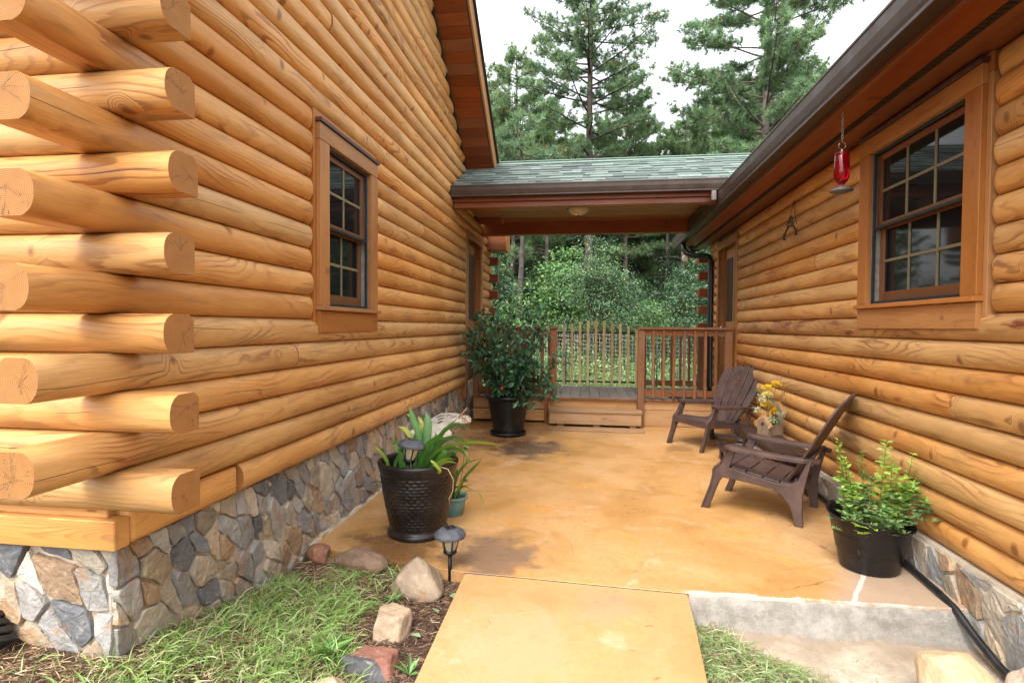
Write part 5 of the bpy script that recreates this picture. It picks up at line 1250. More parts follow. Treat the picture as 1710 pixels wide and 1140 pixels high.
# herb pot
CH = (1.655, 3.42)
t = thing('planter_pot', 'plain matt black nursery pot with a lopsided rim by the right wall', 'plant pot', (CH[0], CH[1], 0))
b = MB(); prof = [(0, .004), (.145, .0), (.158, .006), (.163, .02), (.178, .11), (.182, .112), (.196, .2), (.200, .203), (.214, .285), (.222, .296), (.226, .30), (.226, .306), (.220, .307), (.213, .298), (.205, .26), (.19, .18)]
b.lathe(prof, (CH[0], CH[1], 0), 64, sx=.96, sy=.88)
for i, v in enumerate(b.v):
    h = v[2]/.30; x_ = (v[0]-CH[0])/.22; y_ = (v[1]-CH[1])/.22
    b.v[i] = (v[0]+.015*h*h*x_*abs(x_), v[1], v[2]*(1-.10*x_*h+.05*y_*h)+.012*h*h*math.sin(3*math.atan2(y_, x_)+1))
b.build('pot', M['blackplastic'], t)
b = MB(); b.lathe([(0, .215), (.2, .21)], (CH[0], CH[1], 0), 28, sy=.88); b.build('soil', M['soil'], t)
t = thing('herb_plant', 'light green leafy herbs with upright stems in the black nursery pot', 'plant', (CH[0], CH[1], .21))
b = MB(); P_, D_, S_, C_ = [], [], [], []
stems = [((1400, 740, 3.42), 1, .036), ((1438, 755, 3.46), 0, .034), ((1481, 738, 3.42), 2, .052), ((1524, 758, 3.46), 1, .036), ((1418, 790, 3.36), 1, .036), ((1500, 785, 3.40), 1, .045), ((1455, 800, 3.4), 0, .03), ((1512, 800, 3.36), 1, .05), ((1535, 790, 3.50), 0, .03), ((1490, 770, 3.44), 2, .05), ((1405, 815, 3.38), 1, .04), ((1410, 765, 3.40), 1, .034)]
for (tp, kind, ls) in stems:
    e = np.array(P2W(*tp)); bs = np.array([CH[0]+(e[0]-CH[0])*.55, CH[1]+(e[1]-CH[1])*.5, .22]); m1 = (bs+e)/2+RNG.normal(size=3)*.02
    pts = [bs*(1-u)**2+m1*2*u*(1-u)+e*u*u for u in np.linspace(0, 1, 8)]; b.tube(pts, [.0035*(1-.6*u) for u in np.linspace(0, 1, 8)], 6)
    H_ = e[2]-bs[2]; nn_ = int(H_/(.026 if kind else .018))
    for k in range(nn_):
        u = (k+1)/nn_; p = bs*(1-u)**2+m1*2*u*(1-u)+e*u*u; a = k*1.57+RNG.random()*.5
        for q_ in range(4):
            aa = a+q_*math.pi/2*(1 if q_ % 2 == 0 else 1.02); s_ = ls*1.35*(1.15-.45*u)*RNG.uniform(.7, 1.15)
            P_.append(p+RNG.normal(size=3)*.004); D_.append([math.cos(aa), math.sin(aa), RNG.uniform(-.1, .7)]); S_.append(s_)
            C_.append(np.array([(.16, .28, .06), (.30, .48, .07), (.36, .54, .10)][kind])*RNG.uniform(.75, 1.25))
for (u_, v_, Y, n_, kind) in [(1440, 862, 3.36, 90, 0), (1480, 868, 3.33, 110, 0), (1510, 862, 3.34, 120, 0), (1410, 850, 3.36, 90, 0), (1530, 850, 3.4, 120, 0), (1465, 840, 3.44, 120, 0), (1435, 835, 3.45, 100, 0), (1500, 835, 3.4, 130, 0), (1450, 872, 3.28, 26, 2), (1544, 856, 3.38, 50, 0), (1420, 820, 3.42, 70, 1), (1520, 820, 3.4, 90, 1), (1498, 880, 3.28, 60, 0), (1455, 815, 3.45, 60, 0), (1415, 872, 3.3, 40, 0)]:
    c = np.array(P2W(u_, v_, Y))
    for k in range(n_//7):
        cc = c+RNG.normal(size=3)*np.array([.035, .035, .028]); cc[2] = max(cc[2], .25)
        for q_ in range(7):
            P_.append(cc); D_.append(np.array([math.cos(q_*.9), math.sin(q_*.9), RNG.uniform(.0, .8)])); S_.append(RNG.uniform(.028, .044) if kind == 0 else .05); C_.append(np.array([(.16, .27, .09), (.24, .40, .07), (.36, .50, .06)][kind])*RNG.uniform(.7, 1.25))
b.build('stems', M['stem'], t)
triobj('foliage', leaf_tris(np.array(P_), np.array(D_), np.array(S_), .46, .18), np.repeat(np.array(C_), 6, 0), M['leaf'], t)

# ------------------------------------------------------------------ cast stone bench by the left wall
t = thing('garden_bench', 'small ornate pale cast stone bench against the left wall, behind the big planter', 'bench', (-1.5, 5.5, 0))
b = MB(); top = [(-1.665, 4.95), (-1.665, 6.10), (-1.50, 6.14), (-1.30, 5.96), (-1.245, 5.84), (-1.29, 5.76), (-1.36, 5.66), (-1.40, 5.52), (-1.40, 5.38), (-1.36, 5.22), (-1.30, 5.12), (-1.26, 5.02), (-1.40, 4.92), (-1.50, 4.90)]
b.prism(top, .345, .40, ((0, 0, 0), (1, 0, 0), (0, 1, 0), (0, 0, 1))); b.build('seat', M['benchstone'], t, bevel=.012, seg=3)
b = MB()
for (x, y, l, a) in ((-1.60, 5.85, .22, .2), (-1.52, 5.95, .12, .4), (-1.55, 5.70, .18, .1), (-1.50, 5.50, .20, 0), (-1.55, 5.25, .2, -.1), (-1.45, 5.85, .12, .5), (-1.60, 5.45, .15, 0)):
    b.prism([(-l/2, 0), (-l*.3, .022), (l*.3, .026), (l/2, 0), (l*.3, -.012), (-l*.3, -.012)], .399, .402, ((x, y, 0), (math.sin(a), math.cos(a), 0), (-math.cos(a), math.sin(a), 0), (0, 0, 1)))
b.build('carving_shade', M['hollow'], t)  # flat dark inlays on the seat, shade of recesses put into colour
for y in (5.15, 5.95):
    b = MB(); pr = [(.0, 0), (.16, 0), (.185, .03), (.165, .07), (.125, .11), (.11, .16), (.125, .21), (.17, .26), (.20, .30), (.19, .345), (-.0, .345)]
    b.prism(pr, y-.05, y+.05, ((-1.60, 0, 0), (1, 0, 0), (0, 0, 1), (0, 1, 0))); b.build('leg', M['benchstone'], t, bevel=.014, seg=3)

# ------------------------------------------------------------------ solar lights
def solar(t, c, h, tilt=(0, 0), stake=True):
    x, y, z0 = c
    o = Vector((x, y, h)); b = MB()
    b.lathe([(0, .0), (.045, -.002), (.055, -.008), (.078, -.022), (.089, -.036), (.091, -.046), (.088, -.052), (.06, -.056), (0, -.056)], tuple(o), 40)
    for i, v in enumerate(b.v):
        a = math.atan2(v[1]-y, v[0]-x); r_ = math.hypot(v[0]-x, v[1]-y)
        if .05 < r_ < .09: b.v[i] = (v[0], v[1], v[2]+.0016*(1 if int((a+math.pi)/(2*math.pi)*20) % 2 else -1))
    parts = [b.build('cap', M['solarcap'], t)]
    b = MB(); b.box(o+Vector((0, 0, .0015)), (.056, .056, .004), ((.8, .6, 0), (-.6, .8, 0), (0, 0, 1))); b.build('solar_cell', M['solarcell'], t, bevel=.001)
    b = MB(); b.lathe([(.052, -.057), (.047, -.09), (.034, -.125), (.030, -.130)], tuple(o), 20); b.build('lens', M['lampglass'], t)
    b = MB()
    for k in range(6):
        a = k*math.pi/3; b.beam(o+Vector((.056*math.cos(a), .056*math.sin(a), -.056)), o+Vector((.034*math.cos(a), .034*math.sin(a), -.135)), .008, .005, up=(math.cos(a), math.sin(a), 0))
    b.lathe([(0, -.128), (.038, -.128), (.040, -.142), (.030, -.152), (.014, -.156), (0, -.156)], tuple(o), 20)
    b.tube([o+Vector((0, 0, -.150)), Vector((x, y, z0))], .0115, 10); b.build('stake', M['blackplastic'], t)
t = thing('solar_light', 'solar path light staked in the mulch at the corner of the walk', 'solar light', (-.768, 3.03, -.06)); solar(t, (-.768, 3.03, -.10), .243)
t = thing('solar_light', 'solar path light standing among the leaves of the weave-relief pot', 'solar light', (-1.11, 3.40, .40))
solar(t, (0, 0, -.25), 0)
for o in t.children: o.location = o.location+Vector((1.11, -3.40, -.40)) if False else o.location
t.location = (-1.11, 3.40, .665); t.rotation_euler = (R(-6), R(9), 0)
for o in t.children: o.location = (0, 0, 0)

# ------------------------------------------------------------------ black drain pipe along the right wall
b = MB(); pts = [(1.93, 5.4, .022), (1.925, 5.0, .022), (1.90, 4.5, .022), (1.90, 4.0, .022), (1.885, 3.6, .022), (1.86, 3.3, .022), (1.845, 3.1, .018), (1.85, 2.98, -.005), (1.862, 2.86, -.07), (1.875, 2.72, -.13), (1.885, 2.55, -.17), (1.90, 2.2, -.19), (1.95, 1.4, -.2)]
fine = []
for i in range(len(pts)-1):
    for q_ in range(6): fine.append(Vector(pts[i]).lerp(Vector(pts[i+1]), q_/6))
b.tube(fine, .019, 12); tag(b.build('drain_hose', M['blackmetal']), 'black hose lying at the foot of the right wall', 'hose')
# black ribbed block at the corner of the left wall
b = MB()
for i in range(5): b.box((-2.17, 1.60-.0*i, .18+.0*i), (.001, .001, .001)) if False else None
o_ = Vector((-2.14, 1.63, .225)); ax_ = (Vector((.85, -.35, -.42))).normalized(); up_ = Vector((.3, .2, .93)); sd_ = ax_.cross(up_).normalized(); up_ = sd_.cross(ax_)
b.box(o_-ax_*.2, (.40, .22, .05), (ax_, sd_, up_))
for i in range(9): b.box(o_-ax_*(.015+.045*i)+up_*.03, (.034, .23, .014), (ax_, sd_, (up_+ax_*.25).normalized()))
tag(b.build('splash_block', M['blackplastic'], bevel=.004), 'black ribbed plastic block on the ground by the front log wall', 'splash block')

# ------------------------------------------------------------------ rocks
def rock(c, size, col, seed, label, name='rock', group=None, planes=16, rough=.03, peak=None, col2=None, rot=0, sharp=1.0, flat=None):
    rs = np.random.default_rng(seed); bm = bmesh.new(); bmesh.ops.create_icosphere(bm, subdivisions=5, radius=1)
    N_ = unit(rs.normal(size=(planes, 3))); Hh = rs.uniform(.72, 1.0, planes)
    if peak is not None: N_ = np.concatenate([N_, unit(np.array([[1, .2, .75], [-1, 0, .8], [.1, -1, .7], [0, 1, .8]]))]); Hh = np.concatenate([Hh, [.62, .60, .66, .66]])
    if flat: N_ = np.concatenate([N_, unit(np.array(flat, float))]); Hh = np.concatenate([Hh, [.68]*len(flat)])
    D_ = np.array([v.co[:] for v in bm.verts]); dot = D_@N_.T
    r_ = np.where(dot > .05, Hh/np.maximum(dot, .05), 9); p_ = 14*sharp
    rr = np.minimum((np.sum(r_**-p_, 1))**(-1/p_), 1.3); rr = rr/np.percentile(rr, 97)
    ph = rs.uniform(0, 6, 12)
    for k, (f_, a_) in enumerate(((3, .05), (6, .03), (11, .014), (19, .009))):
        rr *= 1+a_*np.sin(D_[:, 0]*f_+ph[k]+2*np.sin(D_[:, 1]*f_*.8+ph[k+4]))*np.cos(D_[:, 2]*f_+ph[k+8])
    bm.free()
    me_ = bpy.data.meshes.new(name); bm = bmesh.new(); bmesh.ops.create_icosphere(bm, subdivisions=5, radius=1)
    ca, sa = math.cos(rot), math.sin(rot)
    for v, k in zip(bm.verts, rr):
        x, y, z = v.co.x*k*size[0]/2, v.co.y*k*size[1]/2, v.co.z*k*size[2]/2
        v.co = (x*ca-y*sa, x*sa+y*ca, z)
    for f in bm.faces: f.smooth = True
    cols = []
    bm.to_mesh(me_)
    nv_ = len(me_.vertices); C4 = np.ones((nv_, 4), np.float32); C4[:, :3] = col
    if col2 is not None:
        nn = D_@unit(np.array(col2[1])); C4[nn > col2[2], :3] = col2[0]
    a = me_.attributes.new('Col', 'FLOAT_COLOR', 'POINT'); a.data.foreach_set('color', C4.ravel()); bm.free()
    me_.materials.append(M['rock']); ob = bpy.data.objects.new(name, me_); COL.objects.link(ob); ob.location = c
    return tag(ob, label, 'rock', group)
rock((-1.63, 3.13, .0), (.20, .16, .17), (.30, .14, .085), 3, 'small reddish rock against the foundation at the end of the rock border')
rock((-1.335, 3.035, -.005), (.42, .20, .17), (.20, .13, .085), 5, 'long brown streaky rock lying along the edge of the patio', rot=-.08)
rock((-.915, 2.87, -.01), (.37, .30, .34), (.30, .225, .155), 8, 'large peaked tan boulder beside the solar path light', peak=1)
rock((-.90, 2.46, -.04), (.25, .26, .27), (.38, .275, .185), 21, 'upright tan rock with a flat top, in the middle of the rock border', flat=[(0, 0, 1), (-1, -.2, .15), (1, -.3, .1), (.1, -1, .25)], sharp=1.5)
rock((-.875, 2.17, -.07), (.32, .27, .25), (.27, .12, .085), 33, 'rock with a rusty top and a dark broken face beside the walk', col2=((.085, .085, .09), (-.6, -.75, .1), .35), rot=.2, flat=[(-.6, -.75, .15), (0, .2, 1), (1, -.2, .3)], sharp=1.8)
rock((-1.0, 2.0, -.07), (.28, .2, .15), (.52, .36, .23), 41, 'pale peach rock at the bottom of the rock border')
rock((1.53, 2.44, -.065), (.40, .36, .36), (.60, .42, .25), 52, 'big pale orange rock below the concrete step', sharp=1.3)
rock((1.86, 2.42, -.065), (.30, .38, .36), (.60, .47, .36), 63, 'pale pinkish rock touching the foundation below the step', sharp=1.3)
for i, (x, y, sx_, sy_, h, c) in enumerate([(1.62, 6.86, .20, .14, .045, (.36, .30, .24)), (1.80, 6.72, .22, .16, .05, (.22, .21, .21)), (1.88, 7.0, .16, .2, .06, (.40, .36, .30)), (1.75, 7.05, .2, .16, .05, (.28, .28, .29)), (1.70, 6.98, .18, .14, .045, (.44, .37, .3)), (1.86, 6.55, .18, .15, .05, (.30, .27, .25)), (1.66, 7.22, .24, .16, .06, (.26, .24, .23))]):
    rock((x, y, h*.45+(.035 if i in (3, 4) else 0)), (sx_, sy_, h), c, 70+i, ['buff flat stone under the front edge of the far chair', 'dark grey flat stone beside the wall behind the far chair', 'pale grey flat stone at the foot of the log wall behind the far chair', 'bluish flat stone lying on top of the little heap', 'sandy flat stone on the side of the heap nearest the deck', 'brown grey flat stone closest to the side table', 'broad brown grey flat stone against the deck skirting'][i], name='flat_stone', group='flat stones heaped behind the far chair')

# ------------------------------------------------------------------ grass, thatch, mulch
def blades(name, label, pos, length, width, cols, lean=.8, flat=.0, mat='grass', curl=.5, kind='stuff'):
    n = len(pos); a = RNG.uniform(0, 2*math.pi, n); h = np.stack([np.cos(a), np.sin(a), np.zeros(n)], 1); L = RNG.uniform(.5, 1.15, n)*length
    up = RNG.uniform(.15, 1.0, n)*(1-flat); d0 = unit(h*lean*RNG.uniform(.3, 1.2, (n, 1))+np.array([0, 0, 1])*up[:, None]+np.array([0, 0, .04]))
    d1 = unit(d0-np.array([0, 0, 1])*RNG.uniform(.1, 1, (n, 1))*curl+h*.4)
    sd = unit(np.cross(d0, rnd_unit(n))); w_ = width*RNG.uniform(.6, 1.2, (n, 1))
    p0 = pos; p1 = p0+d0*(L*.55)[:, None]; p2 = p1+d1*(L*.45)[:, None]
    lowz = np.minimum(p0[:, 2]+.006, p1[:, 2]); p1[:, 2] = np.maximum(p1[:, 2], p0[:, 2]+.004); p2[:, 2] = np.maximum(p2[:, 2], p0[:, 2]+.003)
    V = np.stack([p0-sd*w_*.5, p0+sd*w_*.5, p1-sd*w_*.45, p1+sd*w_*.45, p2], 1).reshape(-1, 3)
    base = np.arange(n)[:, None]*5; F = (base+np.array([0, 1, 3, 0, 3, 2, 2, 3, 4])).reshape(-1, 3)
    C = np.repeat(cols, 5, 0)
    o = triobj(name, V, C, M[mat], faces=F)
    return tag(o, label, None, kind=kind)
gzv = np.vectorize(gz)
def lawn_pts(n, x0, x1, y0, y1, ok, z=None):
    P = np.stack([RNG.uniform(x0, x1, n), RNG.uniform(y0, y1, n)], 1)
    m_ = ok(P[:, 0], P[:, 1]); P = P[m_]
    zz = gzv(P[:, 0], P[:, 1]) if z is None else z(P[:, 0], P[:, 1])
    return np.concatenate([P, zz[:, None]], 1)
def pnoise(x, y, s, k=0): return .5+.25*np.sin(x*s+1.3+k)*np.cos(y*s*1.1+.7*k)+.25*np.sin((x+y)*s*1.9+2.1*k+1)*np.cos((x-y)*s*1.6)
ed_y = lambda x: np.interp(x, [-1.68, -1.2, -.68], [3.19, 3.08, 2.99])
left_ok = lambda x, y: (x > -3.2) & (y < ed_y(x)) & ~((x < -1.7) & (y > 1.76)) & (x < -.67)
# green turf
ok1 = lambda x, y: left_ok(x, y) & (x < -1.0+.09*np.sin(y*7)) & (RNG.random(len(x)) < np.clip(2.3*pnoise(x, y, 5)-.45, .10, 1)) & ((x > -1.45) | (y < 2.8)) & (y > .6) & (RNG.random(len(x)) < np.clip((x+1.78+(y-1.6)*.10)*4.0, .03, 1)) & (y > 1.2+.0*x)
Pg = lawn_pts(30000, -2.6, -.9, 1.0, 3.1, ok1)
cg = np.array([(.27, .42, .10), (.20, .35, .08), (.38, .50, .19), (.48, .55, .30), (.14, .26, .05), (.42, .35, .19)])[RNG.choice(6, len(Pg), p=[.27, .22, .22, .13, .08, .08])]*RNG.uniform(.75, 1.25, (len(Pg), 1))
blades('grass', 'long green lawn grass in front of the stone foundation', Pg, .12, .0046, cg, lean=1.0, flat=.35, curl=.9)
# clippings and thatch
ok2 = lambda x, y: left_ok(x, y) & (RNG.random(len(x)) < np.clip(.45+1.3*(-1.15-x)+.5*pnoise(x, y, 6, 1), .25, 1))
Pt = lawn_pts(34000, -3.0, -.7, .9, 3.15, ok2); Pt[:, 2] += RNG.uniform(0, .012, len(Pt))
ct = np.array([(.30, .19, .10), (.42, .29, .16), (.20, .11, .06), (.48, .38, .24), (.26, .14, .09)])[RNG.integers(0, 5, len(Pt))]*RNG.uniform(.7, 1.25, (len(Pt), 1))
blades('dry_thatch', 'dry brown grass clippings at the foot of the foundation', Pt, .06, .0030, ct, lean=1.2, flat=.92, curl=.2, mat='mulch')
# pine straw mulch by the walk
ok3 = lambda x, y: (x > -1.15) & (x < -.675+.0*y) & (y < ed_y(x)-.01)
Pm = lawn_pts(9000, -1.2, -.6, 1.2, 3.1, ok3); Pm[:, 2] += RNG.uniform(0, .014, len(Pm))
cm_ = np.array([(.10, .055, .04), (.17, .085, .055), (.06, .035, .025), (.26, .16, .11)])[RNG.integers(0, 4, len(Pm))]*RNG.uniform(.7, 1.3, (len(Pm), 1))
blades('pine_straw', 'dark reddish pine straw between the rocks and the walk', Pm, .05, .0036, cm_, lean=1.2, flat=.9, curl=.2, mat='mulch')
# right patch
zr_ = lambda x, y: -.165+.045*np.clip((1.05-x)*2, 0, 1)*np.clip((2.9-y)*4, 0, 1)
ok4 = lambda x, y: (x > .49+.03*(y-2)) & (x < .62+(2.93-y)*.98+.05*np.sin(y*11)) & (y < 2.9)
Pr = lawn_pts(22000, .45, 1.9, 1.5, 2.93, ok4, zr_); Pr[:, 2] += RNG.uniform(0, .02, len(Pr))
cr_ = np.array([(.27, .40, .13), (.38, .48, .22), (.18, .32, .09), (.50, .54, .34), (.40, .30, .18), (.28, .18, .11)])[RNG.choice(6, len(Pr), p=[.25, .25, .14, .14, .12, .10])]*RNG.uniform(.75, 1.2, (len(Pr), 1))
blades('grass_clippings', 'loose mown grass in the hollow right of the walk', Pr, .11, .0042, cr_, lean=1.2, flat=.72, curl=.6)
b = MB(); vs = []; 
for j in range(12):
    for i in range(10):
        y = 1.5+(2.93-1.5)*j/11; x0 = .505+.02*(y-2); x1 = .62+(2.93-y)*.95; x = x0+(x1-x0)*i/9
        vs.append((x, y, -.198+.045*math.sin(i/9*math.pi)**.6*min(1, (2.93-y)*3)+.006*math.sin(x*40+y*23)))
b.add(vs, [(j*10+i, j*10+i+1, (j+1)*10+i+1, (j+1)*10+i) for j in range(11) for i in range(9)], smooth=True)
tag(b.build('soil_ground', M['ground'], recalc=False), 'brown soil under the mown grass right of the walk', None, kind='structure')
# few stray blades on the pale footing and on the patio corner
ok5 = lambda x, y: (y < 2.85) | ((x < -1.0) & (y > 3.2))
Ps = np.concatenate([lawn_pts(260, .7, 1.95, 2.0, 2.86, lambda x, y: x > 0, lambda x, y: np.full(len(x), -.188)), lawn_pts(70, -1.55, -1.25, 3.2, 3.8, lambda x, y: x > -9, lambda x, y: np.full(len(x), .003)), lawn_pts(30, -.6, .4, 2.2, 3.2, lambda x, y: x > -9, lambda x, y: np.full(len(x), .003)), lawn_pts(110, -1.2, 1.7, 3.3, 7.4, lambda x, y: x > -9, lambda x, y: np.full(len(x), .003))])
blades('grass_litter', 'scattered cut blades and twigs on the concrete', Ps, .05, .0026, np.array([(.22, .30, .10), (.22, .14, .08)])[RNG.integers(0, 2, len(Ps))], lean=1.2, flat=.97, curl=.1, mat='mulch')
# weeds with broad leaves along the rock border
for i, (x, y, n_, s_, lab) in enumerate([(-1.10, 2.22, 16, .09, 'broad leaved weed between the grass and the rusty rock'), (-.72, 2.16, 6, .075, 'small weed with pointed leaves at the edge of the walk'), (-1.0, 2.72, 30, .05, 'feathery green sprig at the foot of the peaked boulder')]):
    z = gz(x, y); a = RNG.uniform(0, 6.28, n_); P_ = np.stack([x+.0*a, y+.0*a, np.full(n_, z+.01)], 1); D_ = np.stack([np.cos(a), np.sin(a), RNG.uniform(.25, 1.0, n_)], 1)
    o = triobj('weed', leaf_tris(P_, D_, RNG.uniform(.6, 1.1, n_)*s_*1.4, .30 if i < 2 else .12, .2), np.repeat(np.array([[.14, .27, .065]])*RNG.uniform(.7, 1.2, (n_, 1)), 6, 0), M['leaf']); tag(o, lab, 'weed')
for i, (x, y) in enumerate([(-.70, 2.83), (-.76, 2.66), (-.80, 2.42)]):
    P_ = np.array([[x, y, gz(x, y)+.03]]); o = triobj('fallen_leaf', leaf_tris(P_, np.array([[.3+.2*i, -1+.3*i, .1]]), .07, .62, .12, ), np.repeat(np.array([[.28, .40, .20]]), 6, 0), M['leaf'])
    tag(o, ['pale green leaf beside the corner of the walk', 'pale green leaf on the pine straw below the peaked boulder', 'green heart shaped leaf beside the upright tan rock'][i], 'leaf')
# ------------------------------------------------------------------ the wood behind
def quadratic(a, b_, c, n):
    u = np.linspace(0, 1, n)[:, None]; return a*(1-u)**2+2*b_*u*(1-u)+c*u*u
def limb_tube(mb, pts, r0, r1, n=5):
    mb.tube([tuple(p) for p in pts], [r0+(r1-r0)*i/(len(pts)-1) for i in range(len(pts))], n, cap=False)
def make_pine(label, H, r0, z0, cr, seed, tufts_per=7, nblade=18, blade=.32, bw=.030, dens=1.0, group=None, bark='bark', lean=0.0, dead=6, cols=None, taper=.75, thick=1.0):
    """trunk, limbs, needle tufts at the twig ends"""
    rs = np.random.default_rng(seed)
    t = thing('pine_tree', label, 'tree', (0, 0, 0), group)
    mb = MB(); tr = []
    for i in range(13):
        u = i/12; tr.append(np.array([lean*u*u*H*.1+.10*math.sin(u*5+seed), .08*math.cos(u*4+seed), H*u]))
    mb.tube([tuple(p) for p in tr], [r0*(1-u)**.8+.015 for u in np.linspace(0, 1, 13)], 9, cap=False)
    trunk_at = lambda z: np.array([np.interp(z, [p[2] for p in tr], [p[k] for p in tr]) for k in range(3)])
    C_, Dn = [], []
    z = z0; ang = rs.uniform(0, 6)
    while z < H-.4:
        u = (z-z0)/(H-z0); prof = (math.sin(min(1, (u+.18)*1.55)*math.pi/2)*(1-u**1.6)*1.0+.10)
        for k in range(rs.integers(2, 5)):
            if rs.random() > dens: continue
            ang += 2.4+rs.uniform(-.5, .5); Lb = cr*prof*rs.uniform(.55, 1.15)
            base = trunk_at(z+rs.uniform(-.2, .2)); rise = rs.uniform(.0, .35)+.55*u
            dr = np.array([math.cos(ang), math.sin(ang), 0]); mid = base+dr*Lb*.5+np.array([0, 0, Lb*rise*.25]); end = base+dr*Lb+np.array([0, 0, Lb*rise*.75+rs.uniform(-.2, .3)])
            pts = quadratic(base, mid, end, 7)+rs.normal(size=(7, 3))*.04*np.linspace(0, 1, 7)[:, None]
            limb_tube(mb, pts, max(.018, r0*.27*(1-u*.7)*thick), .010)
            nt_ = int(tufts_per*(1.2+Lb*1.5))
            # side twigs
            for j in range(nt_):
                v = rs.uniform(.28, 1.0) if j else 1.0; p = np.array([np.interp(v*6, range(7), pts[:, q_]) for q_ in range(3)])
                sdd = unit(np.cross(dr, [0, 0, 1])*rs.choice([-1, 1])+dr*rs.uniform(.2, 1.2)+np.array([0, 0, rs.uniform(.0, .8)]))
                tl = rs.uniform(.15, .75)*(1.1-v*.5)*(.5+Lb*.18); e = p+sdd*tl
                if tl > .3: limb_tube(mb, [p, (p+e)/2+np.array([0, 0, -.02]), e], .010, .005, 3)
                m_ = 1+int(tl/.28)
                for q_ in range(m_):
                    C_.append(p+(e-p)*(1-q_*.3)+rs.normal(size=3)*.05); Dn.append(unit(sdd+np.array([0, 0, .35])))
        z += rs.uniform(.22, .55)*(1+.3*(1-u))
    for k in range(dead):
        zz = rs.uniform(z0*.55, z0+1.0); a = rs.uniform(0, 6.28); b0 = trunk_at(zz); Lb = rs.uniform(.6, 2.2); dr = np.array([math.cos(a), math.sin(a), rs.uniform(-.15, .35)])
        limb_tube(mb, quadratic(b0, b0+dr*Lb*.5+np.array([0, 0, .1]), b0+dr*Lb+np.array([0, 0, rs.uniform(-.3, .2)]), 5), .022, .006)
    mb.build('trunk', M[bark], t, recalc=False)
    C_ = np.array(C_); Dn = np.array(Dn); n = len(C_)
    tone = rs.uniform(.6, 1.35, n)*(1+.12*np.sin(C_[:, 0]*1.3)+.12*np.cos(C_[:, 2]*1.1+C_[:, 1])); pick = rs.random(n)
    base = np.array(cols or [(.060, .115, .048)])[rs.integers(0, len(cols or [1]), n)]; base[pick < .16] = (.25, .34, .15); base[pick < .012] = (.24, .13, .06)
    cc = base*tone[:, None]
    Cb = np.repeat(C_, nblade, 0); N_ = len(Cb); d = unit(np.repeat(Dn, nblade, 0)*.75+unit(rs.normal(size=(N_, 3)))); sd = unit(np.cross(d, unit(rs.normal(size=(N_, 3)))))
    L_ = (blade*rs.uniform(.6, 1.15, N_))[:, None]
    V = np.stack([Cb-sd*bw*.5, Cb+sd*bw*.5, Cb+d*L_], 1).reshape(-1, 3)
    triobj('crown', V, np.repeat(cc, nblade*3, 0)*np.repeat(rs.uniform(.85, 1.15, (N_, 1)), 3, 0), M['needle'], t)
    return t
def make_leafy(label, H, cr, seed, nspray=260, per=34, leaf=.11, name='leafy_tree', cat='tree', group=None, cols=None, low=.12, trunk=.06, flatness=.35, yellow=.03, bark='barkdark', spray=.42, multi=3):
    rs = np.random.default_rng(seed)
    t = thing(name, label, cat, (0, 0, 0), group)
    mb = MB(); C_ = []
    lob = [(rs.uniform(0, 6.28), rs.uniform(.2, .95), rs.uniform(.3, .6)) for _ in range(7)]
    stems = []
    for k in range(multi):
        a = rs.uniform(0, 6.28); top = np.array([cr*.25*math.cos(a), cr*.25*math.sin(a), H*rs.uniform(.75, .97)]); pts = quadratic(np.array([.05*math.cos(a), .05*math.sin(a), 0]), np.array([0, 0, H*.5])+rs.normal(size=3)*.1, top, 8); stems.append(pts)
        limb_tube(mb, pts, trunk, trunk*.2, 7)
    D_ = []
    for k in range(nspray):
        u = rs.random()**.85; z = H*(low+(1-low)*u); prof = math.sin(min(1, (u+.22)*1.25)*math.pi/2)*(1-max(0, u-.45)**1.5*2.0)
        a = rs.uniform(0, 6.28); r_ = cr*prof*(.68+.32*math.sin(a*3+seed+u*4))*rs.uniform(.25, 1.15); z += rs.uniform(-.14, .10)*H*(.4+u)
        st = stems[rs.integers(0, multi)]; s0 = np.array([np.interp(max(.02, u*.9)*7, range(8), st[:, q_]) for q_ in range(3)])
        e = np.array([r_*math.cos(a), r_*math.sin(a), z]); dr = unit(e-s0)
        if k % 3 == 0: limb_tube(mb, quadratic(s0, (s0+e)/2+np.array([0, 0, .08*r_]), e, 5), .018*trunk/.06, .004, 4)
        C_.append(e); D_.append(unit(np.array([math.cos(a), math.sin(a), -.15])+rs.normal(size=3)*.2))
    mb.build('trunk', M[bark], t, recalc=False)
    C_ = np.array(C_); D_ = np.array(D_)
    Cb = np.repeat(C_, per, 0); n = len(Cb); off = rs.normal(size=(n, 3))*spray*np.array([1, 1, flatness])*.55
    off[:, 2] -= .25*np.abs(off[:, 0]*D_.repeat(per, 0)[:, 0]+off[:, 1]*D_.repeat(per, 0)[:, 1])
    P_ = Cb+off; d = unit(np.repeat(D_, per, 0)*.8+off*.9+rs.normal(size=(n, 3))*.45-np.array([0, 0, .25]))
    tone = np.repeat(rs.uniform(.4, 1.4, (len(C_), 1)), per, 0)*rs.uniform(.8, 1.2, (n, 1))
    pal = np.array(cols or [(.055, .12, .03), (.075, .16, .045), (.045, .10, .04)]); ci = np.repeat(rs.integers(0, len(pal), len(C_)), per)
    cc = pal[ci]*tone; yy = rs.random(n) < yellow; cc[yy] = (.32, .30, .08)
    global RNG; sv = RNG; RNG = rs
    V = leaf_tris(P_, d, leaf*rs.uniform(.6, 1.2, n), .55, .15)
    RNG = sv
    triobj('crown', V, np.repeat(cc, 6, 0), M['leaf'], t)
    return t
